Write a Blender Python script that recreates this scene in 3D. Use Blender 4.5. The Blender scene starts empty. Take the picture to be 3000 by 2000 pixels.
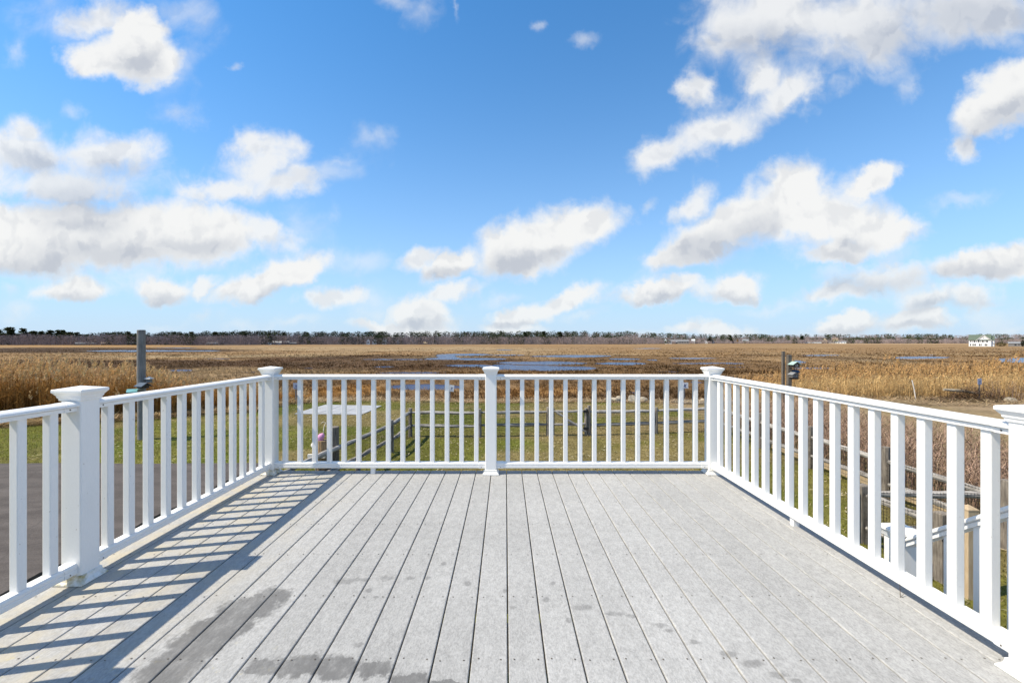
import bpy, math, random
import numpy as np
from mathutils import Vector, Matrix

random.seed(7)
rng = np.random.default_rng(11)
scene = bpy.context.scene
col = scene.collection
R = math.radians

# ------------------------------------------------------------------ camera, sky, sun, exposure
FPX, CX, HY, CAMZ = 1265.0, 1481.0, 1002.0, 3.3     # focal length and principal point in photo pixels, eye height (m)
DECK = CAMZ - 1.222                                  # deck surface above the lawn
cam_d = bpy.data.cameras.new('camera')
cam = bpy.data.objects.new('camera', cam_d); col.objects.link(cam)
cam.location = (0, 0, CAMZ); cam.rotation_euler = (R(90), 0, 0)
cam_d.sensor_width = 36; cam_d.lens = FPX / 3000 * 36
cam_d.shift_x = (1500 - CX) / 3000; cam_d.shift_y = (HY - 1000) / 3000
cam_d.clip_start = 0.05; cam_d.clip_end = 30000
scene.camera = cam

SUN = Vector((-0.72, -0.165, 0.97)).normalized()
sun_d = bpy.data.lights.new('sun', 'SUN'); sun_d.energy = 5.0; sun_d.angle = R(0.5); sun_d.color = (1.0, 0.905, 0.735)
sun = bpy.data.objects.new('sun', sun_d); col.objects.link(sun)
sun.rotation_euler = SUN.to_track_quat('Z', 'Y').to_euler(); sun.location = (-30, -10, 40)

scene.view_settings.view_transform = 'Standard'; scene.view_settings.look = 'None'
scene.view_settings.exposure = 0.35; scene.view_settings.gamma = 1.0
scene.view_settings.use_curve_mapping = False
scene.cycles.max_bounces = 6; scene.cycles.diffuse_bounces = 3; scene.cycles.glossy_bounces = 3
scene.cycles.use_denoising = True

world = bpy.data.worlds.new('World'); scene.world = world; world.use_nodes = True


class NT:
    """tiny helper for building node trees"""
    def __init__(s, tree):
        s.t = tree; s.n = tree.nodes; s.l = tree.links

    def add(s, typ, ins=None, **props):
        nd = s.n.new(typ)
        for k, v in props.items(): setattr(nd, k, v)
        for k, v in (ins or {}).items(): s.put(nd.inputs[k], v)
        return nd

    def put(s, sock, v):
        if isinstance(v, bpy.types.NodeSocket): s.l.new(v, sock)
        elif v is not None:
            if hasattr(sock.default_value, '__len__') and not hasattr(v, '__len__'): v = (v,) * len(sock.default_value)
            if hasattr(v, '__len__') and len(v) == 3 and len(sock.default_value) == 4: v = (*v, 1)
            sock.default_value = v

    def math(s, op, a, b=None, c=None, clamp=False):
        nd = s.n.new('ShaderNodeMath'); nd.operation = op; nd.use_clamp = clamp
        for i, v in enumerate((a, b, c)):
            if v is not None: s.put(nd.inputs[i], v)
        return nd.outputs[0]

    def vec(s, op, a, b=None, c=None):
        nd = s.n.new('ShaderNodeVectorMath'); nd.operation = op
        for i, v in enumerate((a, b, c)):
            if v is not None: s.put(nd.inputs['Scale' if (op == 'SCALE' and i == 1) else i], v)
        return nd.outputs['Value' if op in ('LENGTH', 'DOT_PRODUCT') else 'Vector']

    def ramp(s, v, a, b, lo=0.0, hi=1.0, smooth=True):
        nd = s.n.new('ShaderNodeMapRange'); nd.interpolation_type = 'SMOOTHSTEP' if smooth else 'LINEAR'
        for i, x in enumerate((v, a, b, lo, hi)): s.put(nd.inputs[i], x)
        return nd.outputs[0]

    def mix(s, f, a, b, mode='MIX'):
        nd = s.n.new('ShaderNodeMix'); nd.data_type = 'RGBA'; nd.blend_type = mode
        s.put(nd.inputs[0], f); s.put(nd.inputs[6], a); s.put(nd.inputs[7], b)
        return nd.outputs[2]

    def noise(s, vec, scale, detail=4, rough=0.55, dist=0.0, dims='3D', out=0):
        nd = s.n.new('ShaderNodeTexNoise'); nd.noise_dimensions = dims
        if vec is not None: s.l.new(vec, nd.inputs['Vector'])
        nd.inputs['Scale'].default_value = scale; nd.inputs['Detail'].default_value = detail
        nd.inputs['Roughness'].default_value = rough; nd.inputs['Distortion'].default_value = dist
        return nd.outputs[out]


# clouds: (x, y, rx, ry, tilt) given as directions, in the photograph's pixel units
THICK = [
    (383, 172, 150, 70, 0), (404, 95, 85, 75, 0), (270, 183, 80, 40, 0),
    (90, 690, 260, 100, 0), (400, 665, 220, 84, 0), (250, 690, 330, 62, 0), (590, 685, 180, 66, 0), (130, 752, 200, 38, 0), (400, 735, 210, 36, 0),
    (205, 852, 112, 32, 5), (485, 862, 66, 38, 0), (780, 824, 150, 42, 17), (880, 790, 62, 38, 0),
    (1590, 695, 175, 78, 14), (1715, 665, 105, 54, 10), (1500, 745, 90, 56, 20), (1525, 785, 55, 30, 0), (1320, 780, 85, 36, 24),
    (1228, 918, 92, 46, 0), (1170, 962, 140, 24, 0), (1530, 933, 72, 33, 10), (1655, 880, 92, 30, 16),
    (2925, 310, 140, 76, 32), (3000, 260, 110, 80, 0),
    (2330, 555, 100, 78, 30), (2150, 645, 170, 66, 25), (2390, 640, 200, 80, 0), (2535, 535, 90, 36, 28), (2590, 672, 100, 54, 0), (2455, 738, 115, 32, 8), (2030, 742, 125, 36, 18),
    (2150, 842, 95, 43, 10), (1935, 862, 120, 28, 10), (2880, 775, 165, 48, 8), (3010, 770, 100, 56, 0), (2480, 945, 88, 32, 10), (2690, 945, 130, 36, 5),
]
MEDIUM = [
    (300, 55, 140, 60, 0), (70, 450, 150, 75, 0), (300, 462, 140, 62, 15), (170, 545, 260, 56, 0), (380, 430, 70, 45, 0), (100, 400, 60, 40, 0), (775, 470, 115, 62, 10), (850, 530, 115, 45, 0), (660, 560, 115, 38, 10), (740, 430, 50, 50, 30),
    (760, 690, 120, 52, 0), (600, 845, 55, 30, 25), (975, 868, 90, 36, 0), (1240, 765, 70, 40, 20), (1505, 968, 90, 20, 0),
    (2290, 40, 250, 105, 0), (2540, 60, 250, 110, 0), (2570, 130, 90, 66, 0), (2830, 40, 280, 88, 0), (2180, 90, 110, 90, 0),
    (2110, 385, 160, 58, 18), (2300, 285, 130, 44, 27), (2055, 265, 54, 52, 0), (1955, 450, 115, 44, 25), (2230, 235, 50, 60, 0), (2835, 425, 64, 42, 48), (2030, 600, 80, 50, 30),
    (2010, 838, 60, 30, 0), (2460, 852, 125, 28, 8), (2570, 815, 105, 52, 0), (2640, 820, 70, 40, 0), (2740, 885, 125, 36, 12), (2850, 870, 80, 36, 0), (2120, 968, 90, 26, 0), (2010, 965, 60, 24, 0), (1335, 858, 100, 32, 14),
]
THIN = [
    (210, 50, 170, 70, 0), (560, 50, 90, 60, 0), (520, 180, 90, 80, 0), (42, 145, 34, 38, 0), (510, 340, 80, 40, 15), (205, 325, 45, 26, -30), (120, 380, 80, 36, 30),
    (1250, 25, 50, 70, -30), (1170, 10, 80, 30, 0), (1345, 25, 14, 45, 0), (1710, 118, 44, 22, 10), (1575, 70, 30, 20, 25),
    (960, 500, 110, 38, 0), (1105, 405, 56, 44, 0), (1010, 470, 70, 24, 10), (690, 205, 20, 12, 0), (880, 650, 90, 60, 0),
    (1060, 772, 130, 36, 0), (950, 785, 60, 34, 20), (1335, 858, 100, 34, 14), (1060, 875, 110, 46, 0), (1480, 878, 70, 22, 12), (1690, 925, 80, 20, 8), (1090, 925, 70, 40, 20),
    (2230, 205, 80, 60, 20), (2160, 150, 110, 70, 0), (2640, 200, 60, 40, 30), (2720, 110, 70, 40, 30), (2660, 240, 60, 24, 60), (2790, 590, 110, 22, 14), (2450, 250, 60, 30, 20), (2980, 120, 60, 60, 0),
    (2600, 770, 110, 60, 25), (2440, 800, 60, 30, 20), (2900, 920, 110, 40, 0), (2960, 960, 70, 26, 0), (2270, 900, 160, 20, 5), (2400, 980, 80, 18, 0), (40, 910, 70, 34, 10), (25, 845, 34, 26, 0), (605, 925, 80, 26, 14), (480, 962, 70, 18, 0), (700, 950, 60, 30, 0), (850, 945, 80, 18, 0), (1900, 970, 80, 16, 0), (1890, 590, 30, 20, 0),
]

GREYS = [
    (390, 190, 60, 40, 0), (250, 590, 160, 50, 0), (90, 780, 160, 30, 0), (330, 745, 190, 36, 0), (560, 720, 110, 26, 0), (250, 660, 90, 30, 0), (220, 880, 80, 20, 0), (500, 885, 60, 20, 0), (800, 860, 110, 20, 12),
    (1500, 780, 80, 34, 12), (1560, 750, 90, 22, 10), (1300, 810, 70, 16, 10), (1230, 945, 70, 14, 0), (1500, 955, 60, 10, 0),
    (2080, 730, 110, 46, 22), (2200, 690, 80, 46, 30), (2500, 710, 60, 22, 0), (2450, 750, 90, 18, 0), (2600, 130, 120, 50, 0), (2850, 50, 220, 60, 0), (2250, 120, 130, 50, 0), (2960, 340, 110, 40, 30), (2860, 400, 50, 30, 45),
    (2550, 835, 130, 30, 0), (2880, 800, 140, 26, 5), (2780, 900, 130, 20, 8), (2480, 965, 70, 14, 0), (2690, 965, 110, 14, 0), (2150, 870, 70, 14, 0), (1940, 880, 90, 12, 6), (100, 480, 80, 30, 0), (330, 500, 90, 30, 10),
]


def build_world():
    w = NT(world.node_tree); w.n.clear()
    out = w.add('ShaderNodeOutputWorld')
    tc = w.add('ShaderNodeTexCoord')
    d = tc.outputs['Generated']
    sep = w.add('ShaderNodeSeparateXYZ', {0: d})
    sky = w.add('ShaderNodeTexSky', sky_type='NISHITA')
    sky.sun_disc = False
    sky.sun_elevation = math.asin(SUN.z); sky.sun_rotation = math.atan2(SUN.x, SUN.y)
    sky.altitude = 0; sky.air_density = 1.0; sky.dust_density = 0.2; sky.ozone_density = 1.0
    base = w.vec('MULTIPLY', sky.outputs[0], SKYMUL)
    # pale moist air thickening towards the horizon, the same all the way round
    zc = w.math('MAXIMUM', sep.outputs[2], 0.0)
    air = w.math('MULTIPLY', w.math('EXPONENT', w.math('MULTIPLY', w.math('POWER', zc, 1.25), -5.3)), 0.95)
    base = w.mix(air, base, SKYAIR)
    y = w.math('MAXIMUM', sep.outputs[1], 0.05)
    u = w.math('DIVIDE', sep.outputs[0], y); v = w.math('DIVIDE', sep.outputs[2], y)
    p = w.add('ShaderNodeCombineXYZ', {0: u, 1: v}).outputs[0]
    # wind-torn edges: two scales of warping
    n1 = w.noise(p, 7, 5, 0.6, dims='2D', out=1); n2 = w.noise(p, 26, 4, 0.65, dims='2D', out=1)
    q = w.vec('MULTIPLY_ADD', w.vec('SUBTRACT', n1, (.5, .5, .5)), (.11, .075, 0), p)
    q = w.vec('MULTIPLY_ADD', w.vec('SUBTRACT', n2, (.5, .5, .5)), (.022, .018, 0), q)
    fine = w.math('SUBTRACT', w.noise(p, 11, 8, 0.56, 0.3, dims='2D'), 0.5)
    # unseen clouds outside the view, their cover chosen to neutralise the fill light
    zz = w.math('ADD', w.math('MAXIMUM', sep.outputs[2], 0.0), 0.14)
    g = w.add('ShaderNodeCombineXYZ', {0: w.math('DIVIDE', sep.outputs[0], zz), 1: w.math('DIVIDE', sep.outputs[1], zz)}).outputs[0]
    gn = w.noise(g, 1.1, 7, 0.55, 0.2, dims='2D')
    gfield = w.math('MULTIPLY', w.math('SUBTRACT', gn, 0.51), 6.0)
    m1 = w.ramp(w.math('ABSOLUTE', u), 1.22, 1.5); m2 = w.ramp(v, 0.80, 1.0)
    gmask = w.math('MAXIMUM', m1, m2)
    r1 = w.noise(q, 13, 2.5, 0.5, dims='2D'); r2_ = w.noise(w.vec('ADD', q, (-0.016, 0.020, 0)), 13, 2.5, 0.5, dims='2D')
    relief = w.math('SUBTRACT', r1, r2_)
    white = (CLOUD * 1.0, CLOUD * 1.0, CLOUD * 0.985); grey = (CLOUD * .60, CLOUD * .635, CLOUD * .70)

    def blob_group(x0, x1, y0, y1):
        """node group: warped direction in, (thick, thin, grey) cloud fields out, for the clouds of one part of the sky"""
        gt = bpy.data.node_groups.new('cloud_fields', 'ShaderNodeTree')
        gt.interface.new_socket('p', in_out='INPUT', socket_type='NodeSocketVector')
        for nm in ('thick', 'medium', 'thin', 'grey'): gt.interface.new_socket(nm, in_out='OUTPUT', socket_type='NodeSocketFloat')
        k = NT(gt); gi = k.add('NodeGroupInput'); go = k.add('NodeGroupOutput')
        sp = k.add('ShaderNodeSeparateXYZ', {0: gi.outputs[0]})
        U3 = k.add('ShaderNodeCombineXYZ', {0: sp.outputs[0], 1: sp.outputs[0], 2: sp.outputs[0]}).outputs[0]
        V3 = k.add('ShaderNodeCombineXYZ', {0: sp.outputs[1], 1: sp.outputs[1], 2: sp.outputs[1]}).outputs[0]
        for slot, L in enumerate((THICK, MEDIUM, THIN, GREYS)):
            sel = []
            for (bx, by, rx, ry, a) in L:
                e = 1.3 * max(rx, ry) + 105; ey = 1.3 * (ry + abs(math.sin(R(a))) * rx) + 85
                if bx + e < x0 or bx - e > x1 or by + ey < y0 or by - ey > y1: continue
                c = ((bx - CX) / FPX, (HY - by) / FPX); sx, sy = rx * 1.30 / FPX, ry * 1.30 / FPX; ca, sa = math.cos(R(a)), math.sin(R(a))
                sel.append((ca / sx, sa / sx, -(ca * c[0] + sa * c[1]) / sx, -sa / sy, ca / sy, (sa * c[0] - ca * c[1]) / sy))
            if not sel: k.put(go.inputs[slot], -1.0); continue
            while len(sel) % 3: sel.append((1, 0, 60, 0, 1, 60))
            acc = None
            for t in range(0, len(sel), 3):
                A, B, C, D, E, F = zip(*sel[t:t + 3])
                Ux = k.vec('MULTIPLY_ADD', U3, A, k.vec('MULTIPLY_ADD', V3, B, C)); Vx = k.vec('MULTIPLY_ADD', U3, D, k.vec('MULTIPLY_ADD', V3, E, F))
                d2 = k.vec('MULTIPLY_ADD', Ux, Ux, k.vec('MULTIPLY', Vx, Vx))
                g_ = k.vec('DIVIDE', (1, 1, 1), k.vec('MULTIPLY', d2, d2))
                acc = g_ if acc is None else k.vec('ADD', acc, g_)
            tot = k.math('MAXIMUM', k.vec('DOT_PRODUCT', acc, (1, 1, 1)), 1e-6)
            k.l.new(k.math('SUBTRACT', 1.0, k.math('POWER', tot, -0.25)), go.inputs[slot])
        return gt

    def finish(field, med, thin, above):
        a1 = w.ramp(w.math('MULTIPLY_ADD', fine, 1.0, w.math('MULTIPLY', field, 1.9)), 0.04, 0.92, 0, 0.975)
        am = w.ramp(w.math('MULTIPLY_ADD', fine, 1.5, w.math('MULTIPLY', med, 1.6)), 0.0, 1.15, 0, 0.90)
        a2 = w.ramp(w.math('MULTIPLY_ADD', fine, 1.5, thin), 0.0, 1.25, 0, 0.42)
        al = w.math('MAXIMUM', a1, w.math('MAXIMUM', am, a2))
        sh = w.ramp(w.math('MULTIPLY_ADD', fine, 0.5, above), -0.30, 0.80, 0, 0.72)
        sh = w.math('ADD', sh, w.ramp(relief, 0.02, -0.20, 0, 0.30), clamp=True)
        cc = w.mix(sh, white, grey)
        hz = w.ramp(v, 0.0, 0.16, 0.16, 0.0)
        cc = w.mix(hz, cc, base)
        return w.mix(al, base, cc)

    def tile(x0, x1, y0, y1):
        gn_ = w.add('ShaderNodeGroup'); gn_.node_tree = blob_group(x0, x1, y0, y1); w.l.new(q, gn_.inputs[0])
        f = w.math('ADD', w.math('MULTIPLY', gn_.outputs[0], w.math('SUBTRACT', 1, gmask)), w.math('MULTIPLY', gfield, gmask))
        m_, t, a = (w.math('SUBTRACT', gn_.outputs[k], gmask) for k in (1, 2, 3))
        return w.add('ShaderNodeBackground', {0: finish(f, m_, t, a), 1: SKYSTR}).outputs[0]

    # unseen overhead clouds, greyed to keep the fill light low and neutral
    cur = w.add('ShaderNodeBackground', {0: finish(gfield, -1.0, w.math('SUBTRACT', gfield, 0.2), w.math('MULTIPLY_ADD', gfield, 0.8, 0.15)), 1: SKYSTR}).outputs[0]
    xs = [-450, 600, 1100, 1600, 2100, 2550, 3450]; ys = [-260, 420, 720, 1030]
    front = w.math('MULTIPLY', w.math('GREATER_THAN', sep.outputs[1], 0.2), w.math('GREATER_THAN', sep.outputs[2], -0.02))
    front = w.math('MULTIPLY', front, w.math('LESS_THAN', v, (HY - ys[0]) / FPX))
    for x0, x1 in zip(xs[:-1], xs[1:]):
        incol = w.math('MULTIPLY', w.math('GREATER_THAN', u, (x0 - CX) / FPX), w.math('LESS_THAN', u, (x1 - CX) / FPX))
        incol = w.math('MULTIPLY', incol, front); row = None
        for y0, y1 in zip(ys[:-1], ys[1:]):
            t = tile(x0, x1, y0, y1)
            if row is None: row = t
            else:
                ms = w.add('ShaderNodeMixShader', {0: w.math('LESS_THAN', v, (HY - y0) / FPX)}); w.l.new(row, ms.inputs[1]); w.l.new(t, ms.inputs[2]); row = ms.outputs[0]
        ms = w.add('ShaderNodeMixShader', {0: incol}); w.l.new(cur, ms.inputs[1]); w.l.new(row, ms.inputs[2]); cur = ms.outputs[0]
    w.l.new(cur, out.inputs[0])


SKYSTR = 0.1177
SKYMUL = (0.34, 1.0, 1.42)
SKYAIR = (4.1, 4.95, 6.2)
CLOUD = 6.2
build_world()
world.cycles.sampling_method = 'MANUAL'; world.cycles.sample_map_resolution = 512


# ------------------------------------------------------------------ helpers
def tag(o, label=None, cat=None, group=None, kind=None):
    for k, v in (('label', label), ('category', cat), ('group', group), ('kind', kind)):
        if v: o[k] = v
    return o


def empty(name, loc=(0, 0, 0), rz=0, label=None, cat=None, group=None, parent=None):
    o = bpy.data.objects.new(name, None); col.objects.link(o); o.location = loc; o.rotation_euler = (0, 0, rz)
    o.empty_display_size = 0.2
    if parent: o.parent = parent
    return tag(o, label, cat, group)


def link(name, mesh, parent=None, loc=(0, 0, 0), rot=(0, 0, 0)):
    o = bpy.data.objects.new(name, mesh); col.objects.link(o); o.location = loc; o.rotation_euler = rot
    if parent: o.parent = parent
    return o


class MB:
    def __init__(s): s.v = []; s.f = []; s.c = []

    def face_set(s, vs, fs, c=None):
        b = len(s.v); s.v += [tuple(x) for x in vs]; s.f += [tuple(i + b for i in f) for f in fs]
        if c is not None: s.c += [c] * len(vs)
        return s

    def box(s, x0, y0, z0, x1, y1, z1, c=None):
        vs = [(x, y, z) for z in (z0, z1) for x, y in ((x0, y0), (x1, y0), (x1, y1), (x0, y1))]
        return s.face_set(vs, [(3, 2, 1, 0), (4, 5, 6, 7), (0, 1, 5, 4), (1, 2, 6, 5), (2, 3, 7, 6), (3, 0, 4, 7)], c)

    def extrude(s, prof, p0, p1, up=(0, 0, 1), c=None):
        """profile (side, up) swept straight from p0 to p1"""
        p0, p1, up = Vector(p0), Vector(p1), Vector(up)
        d = (p1 - p0).normalized(); sd = d.cross(up).normalized(); u2 = sd.cross(d)
        n = len(prof)
        vs = [p + sd * a + u2 * b for p in (p0, p1) for a, b in prof]
        fs = [(i, (i + 1) % n, n + (i + 1) % n, n + i) for i in range(n)] + [tuple(range(n))[::-1], tuple(range(n, 2 * n))]
        return s.face_set(vs, fs, c)

    def tube(s, pts, rads, n=8, c=None, cap=True):
        pts = [Vector(p) for p in pts]; vs = []; fs = []
        for k, (p, r) in enumerate(zip(pts, rads)):
            d = (pts[min(k + 1, len(pts) - 1)] - pts[max(k - 1, 0)]).normalized()
            a = d.cross(Vector((0, 0, 1)) if abs(d.z) < .9 else Vector((0, 1, 0))).normalized(); b = a.cross(d)
            for i in range(n):
                t = 2 * math.pi * i / n; rr = r * (1 + s.jit * (random.random() - .5)) if hasattr(s, 'jit') else r
                vs.append(p + (a * math.cos(t) + b * math.sin(t)) * rr)
        m = len(pts)
        for k in range(m - 1):
            for i in range(n):
                j = (i + 1) % n; fs.append((k * n + i, (k + 1) * n + i, (k + 1) * n + j, k * n + j))
        if cap: fs += [tuple(range(n)), tuple(range((m - 1) * n, m * n))[::-1]]
        return s.face_set(vs, fs, c)

    def square(s, steps, x=0, y=0, z=0):
        """stack of square rings (half width, height); a half width of 0 closes to a point"""
        vs = []; fs = []; prev = None
        for h, zz in steps:
            if h == 0:
                vs.append((x, y, z + zz)); k = len(vs) - 1
                fs += [(prev + i, prev + (i + 1) % 4, k) for i in range(4)]
            else:
                k = len(vs); vs += [(x + a * h, y + b * h, z + zz) for a, b in ((-1, -1), (1, -1), (1, 1), (-1, 1))]
                if prev is not None: fs += [(prev + i, prev + (i + 1) % 4, k + (i + 1) % 4, k + i) for i in range(4)]
                else: fs.append((k + 3, k + 2, k + 1, k))
                prev = k
        if steps[-1][0]: fs.append((prev, prev + 1, prev + 2, prev + 3))
        return s.face_set(vs, fs)

    def mesh(s, name, mat, smooth=False):
        me = bpy.data.meshes.new(name); me.from_pydata(s.v, [], s.f)
        if s.c:
            at = me.attributes.new('Col', 'FLOAT_COLOR', 'POINT')
            at.data.foreach_set('color', np.array([(*c[:3], 1) for c in s.c], 'f').ravel())
        if mat: me.materials.append(mat)
        if smooth: me.shade_smooth()
        me.update(); return me

    def build(s, name, mat, parent=None, loc=(0, 0, 0), rot=(0, 0, 0), smooth=False):
        return link(name, s.mesh(name, mat, smooth), parent, loc, rot)


def soup(name, tris, cols, mat, parent=None):
    """(n,3,3) triangles with (n,3) or (n,3,3) colours as one mesh"""
    n = len(tris); me = bpy.data.meshes.new(name)
    me.vertices.add(3 * n); me.loops.add(3 * n); me.polygons.add(n)
    me.vertices.foreach_set('co', np.ascontiguousarray(tris, 'f').ravel())
    me.loops.foreach_set('vertex_index', np.arange(3 * n, dtype='i'))
    me.polygons.foreach_set('loop_start', np.arange(0, 3 * n, 3, dtype='i'))
    if cols.ndim == 2: cols = np.repeat(cols[:, None, :], 3, 1)
    c4 = np.ones((n, 3, 4), 'f'); c4[..., :3] = cols
    at = me.attributes.new('Col', 'FLOAT_COLOR', 'POINT'); at.data.foreach_set('color', c4.ravel())
    me.materials.append(mat); me.update(); me.validate()
    return link(name, me, parent)


def hash2(ix, iy, seed):
    h = (ix.astype(np.int64) * 374761393 + iy.astype(np.int64) * 668265263 + seed * 974634777) & 0xffffffff
    h = ((h ^ (h >> 13)) * 1274126177) & 0xffffffff
    return ((h ^ (h >> 16)) & 0xffff) / 65535.0


def vnoise(x, y, seed=0):
    ix, iy = np.floor(x), np.floor(y); fx, fy = x - ix, y - iy
    fx = fx * fx * (3 - 2 * fx); fy = fy * fy * (3 - 2 * fy)
    a, b = hash2(ix, iy, seed), hash2(ix + 1, iy, seed); c, d = hash2(ix, iy + 1, seed), hash2(ix + 1, iy + 1, seed)
    return (a * (1 - fx) + b * fx) * (1 - fy) + (c * (1 - fx) + d * fx) * fy


def fbm(x, y, seed=0, oct=4):
    s = 0; a = .5; t = 0
    for k in range(oct):
        s = s + a * vnoise(x * 2 ** k, y * 2 ** k, seed + k); t += a; a *= .5
    return s / t


def sstep(a, b, x):
    t = np.clip((x - a) / (b - a), 0, 1); return t * t * (3 - 2 * t)


def at(px, py, z=0.0):
    """photo pixel -> point on the level z"""
    Y = FPX * (CAMZ - z) / (py - HY); return Vector(((px - CX) / FPX * Y, Y, z))


# ------------------------------------------------------------------ materials
def mat(name, rough=0.7, spec=0.3):
    m = bpy.data.materials.new(name); m.use_nodes = True; nt = NT(m.node_tree)
    b = m.node_tree.nodes['Principled BSDF']; b.inputs['Roughness'].default_value = rough
    b.inputs['Specular IOR Level'].default_value = spec
    return m, nt, b


def simple(name, c, rough=0.7, var=0.12, scale=8, bump=0.0, spec=0.3, rnd=0.0):
    m, nt, b = mat(name, rough, spec)
    tc = nt.add('ShaderNodeTexCoord').outputs['Object']
    n = nt.noise(tc, scale, 5)
    f = nt.ramp(n, .25, .75, 1 - var, 1 + var, False)
    if rnd:
        oi = nt.add('ShaderNodeObjectInfo').outputs['Random']
        f = nt.math('MULTIPLY', f, nt.ramp(oi, 0, 1, 1 - rnd, 1 + rnd, False))
    nt.put(b.inputs['Base Color'], nt.vec('SCALE', c, f))
    if bump:
        nt.put(b.inputs['Normal'], nt.add('ShaderNodeBump', {'Height': n, 'Strength': bump, 'Distance': 0.01}).outputs[0])
    return m


def attr_mat(name, rough=0.8, spec=0.15, trans=0.0, noise_scale=0, var=0.2, gain=0.85):
    m, nt, b = mat(name, rough, spec)
    c = nt.add('ShaderNodeAttribute', attribute_name='Col').outputs['Color']
    c = nt.vec('SCALE', c, gain)
    if noise_scale:
        tc = nt.add('ShaderNodeNewGeometry').outputs['Position']
        c = nt.vec('SCALE', c, nt.ramp(nt.noise(tc, noise_scale, 4), .3, .7, 1 - var, 1 + var, False))
    nt.put(b.inputs['Base Color'], c)
    if trans:
        tr = nt.add('ShaderNodeBsdfTranslucent', {0: c}); mx = nt.add('ShaderNodeMixShader', {0: trans})
        nt.l.new(b.outputs[0], mx.inputs[1]); nt.l.new(tr.outputs[0], mx.inputs[2])
        nt.l.new(mx.outputs[0], nt.n['Material Output'].inputs[0])
    return m


def wood_mat(name, light, dark, stretch=(9, 9, 0.9), bump=0.6, axis_obj=True, rough=0.85):
    m, nt, b = mat(name, rough, 0.2)
    tc = nt.add('ShaderNodeTexCoord').outputs['Object']
    sv = nt.vec('MULTIPLY', tc, stretch)
    n = nt.noise(sv, 5, 6, 0.65); n2 = nt.noise(tc, 3.5, 3)
    oi = nt.add('ShaderNodeObjectInfo').outputs['Random']
    f = nt.math('MULTIPLY_ADD', n2, 0.45, nt.math('MULTIPLY', n, 0.8))
    cc = nt.mix(nt.ramp(f, .35, .85), dark, light)
    cc = nt.vec('SCALE', cc, nt.ramp(oi, 0, 1, .8, 1.2, False))
    nt.put(b.inputs['Base Color'], cc)
    nt.put(b.inputs['Normal'], nt.add('ShaderNodeBump', {'Height': n, 'Strength': bump, 'Distance': 0.012}).outputs[0])
    return m


def vinyl_mat():
    m, nt, b = mat('white_vinyl', 0.38, 0.45)
    pos = nt.add('ShaderNodeNewGeometry').outputs['Position']
    n = nt.noise(pos, 2.2, 5, .6); fine = nt.noise(nt.vec('MULTIPLY', pos, (60, 60, 14)), 3, 4, .6)
    c = nt.mix(nt.ramp(n, .35, .75, 0, .5), (.83, .82, .80), (.77, .765, .74))
    # specks of dirt
    sp = nt.ramp(nt.noise(pos, 55, 2, .5), .70, .78, 0, .55)
    c = nt.mix(nt.math('MULTIPLY', sp, nt.ramp(n, .45, .6)), c, (.42, .38, .30))
    c = nt.vec('SCALE', c, nt.ramp(fine, .3, .7, .975, 1.02, False))
    nt.put(b.inputs['Base Color'], c)
    nt.put(b.inputs['Roughness'], nt.ramp(n, .3, .7, .3, .5, False))
    return m


def skirt_mat():
    """post skirts: algae has grown over the lower part in patches"""
    m, nt, b = mat('skirt_vinyl', 0.45, 0.4)
    pos = nt.add('ShaderNodeNewGeometry').outputs['Position']
    n = nt.noise(pos, 9, 5, .65)
    left = nt.ramp(nt.add('ShaderNodeSeparateXYZ', {0: pos}).outputs[0], -1.2, -2.0)
    k = nt.math('MULTIPLY', nt.ramp(n, .42, .66), nt.math('MULTIPLY_ADD', left, .75, .2))
    c = nt.mix(k, (.80, .79, .76), (.33, .27, .085))
    nt.put(b.inputs['Base Color'], c)
    return m


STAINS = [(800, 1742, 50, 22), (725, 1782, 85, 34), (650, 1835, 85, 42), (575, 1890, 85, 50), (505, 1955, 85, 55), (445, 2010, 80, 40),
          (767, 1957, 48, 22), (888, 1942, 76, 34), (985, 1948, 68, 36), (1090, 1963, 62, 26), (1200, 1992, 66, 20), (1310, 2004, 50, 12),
          (1010, 1702, 36, 9), (1060, 1696, 30, 6), (1137, 1692, 22, 8), (1202, 1692, 13, 6), (1253, 1692, 8, 7), (1079, 1729, 11, 7), (1100, 1748, 9, 5), (1368, 1708, 12, 8), (1301, 1650, 9, 5),
          (1600, 1756, 12, 9), (1502, 1777, 10, 8), (1482, 1728, 9, 6), (1668, 1816, 11, 8), (1049, 1888, 18, 8), (1620, 1706, 8, 5), (1709, 1779, 32, 9), (1800, 1797, 28, 7), (1850, 1803, 16, 6),
          (1930, 1829, 22, 7), (1962, 1846, 14, 6), (2037, 1881, 16, 6), (2135, 1915, 26, 10), (2205, 1942, 36, 10), (2280, 1975, 30, 10), (2330, 1992, 20, 8)]


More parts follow.
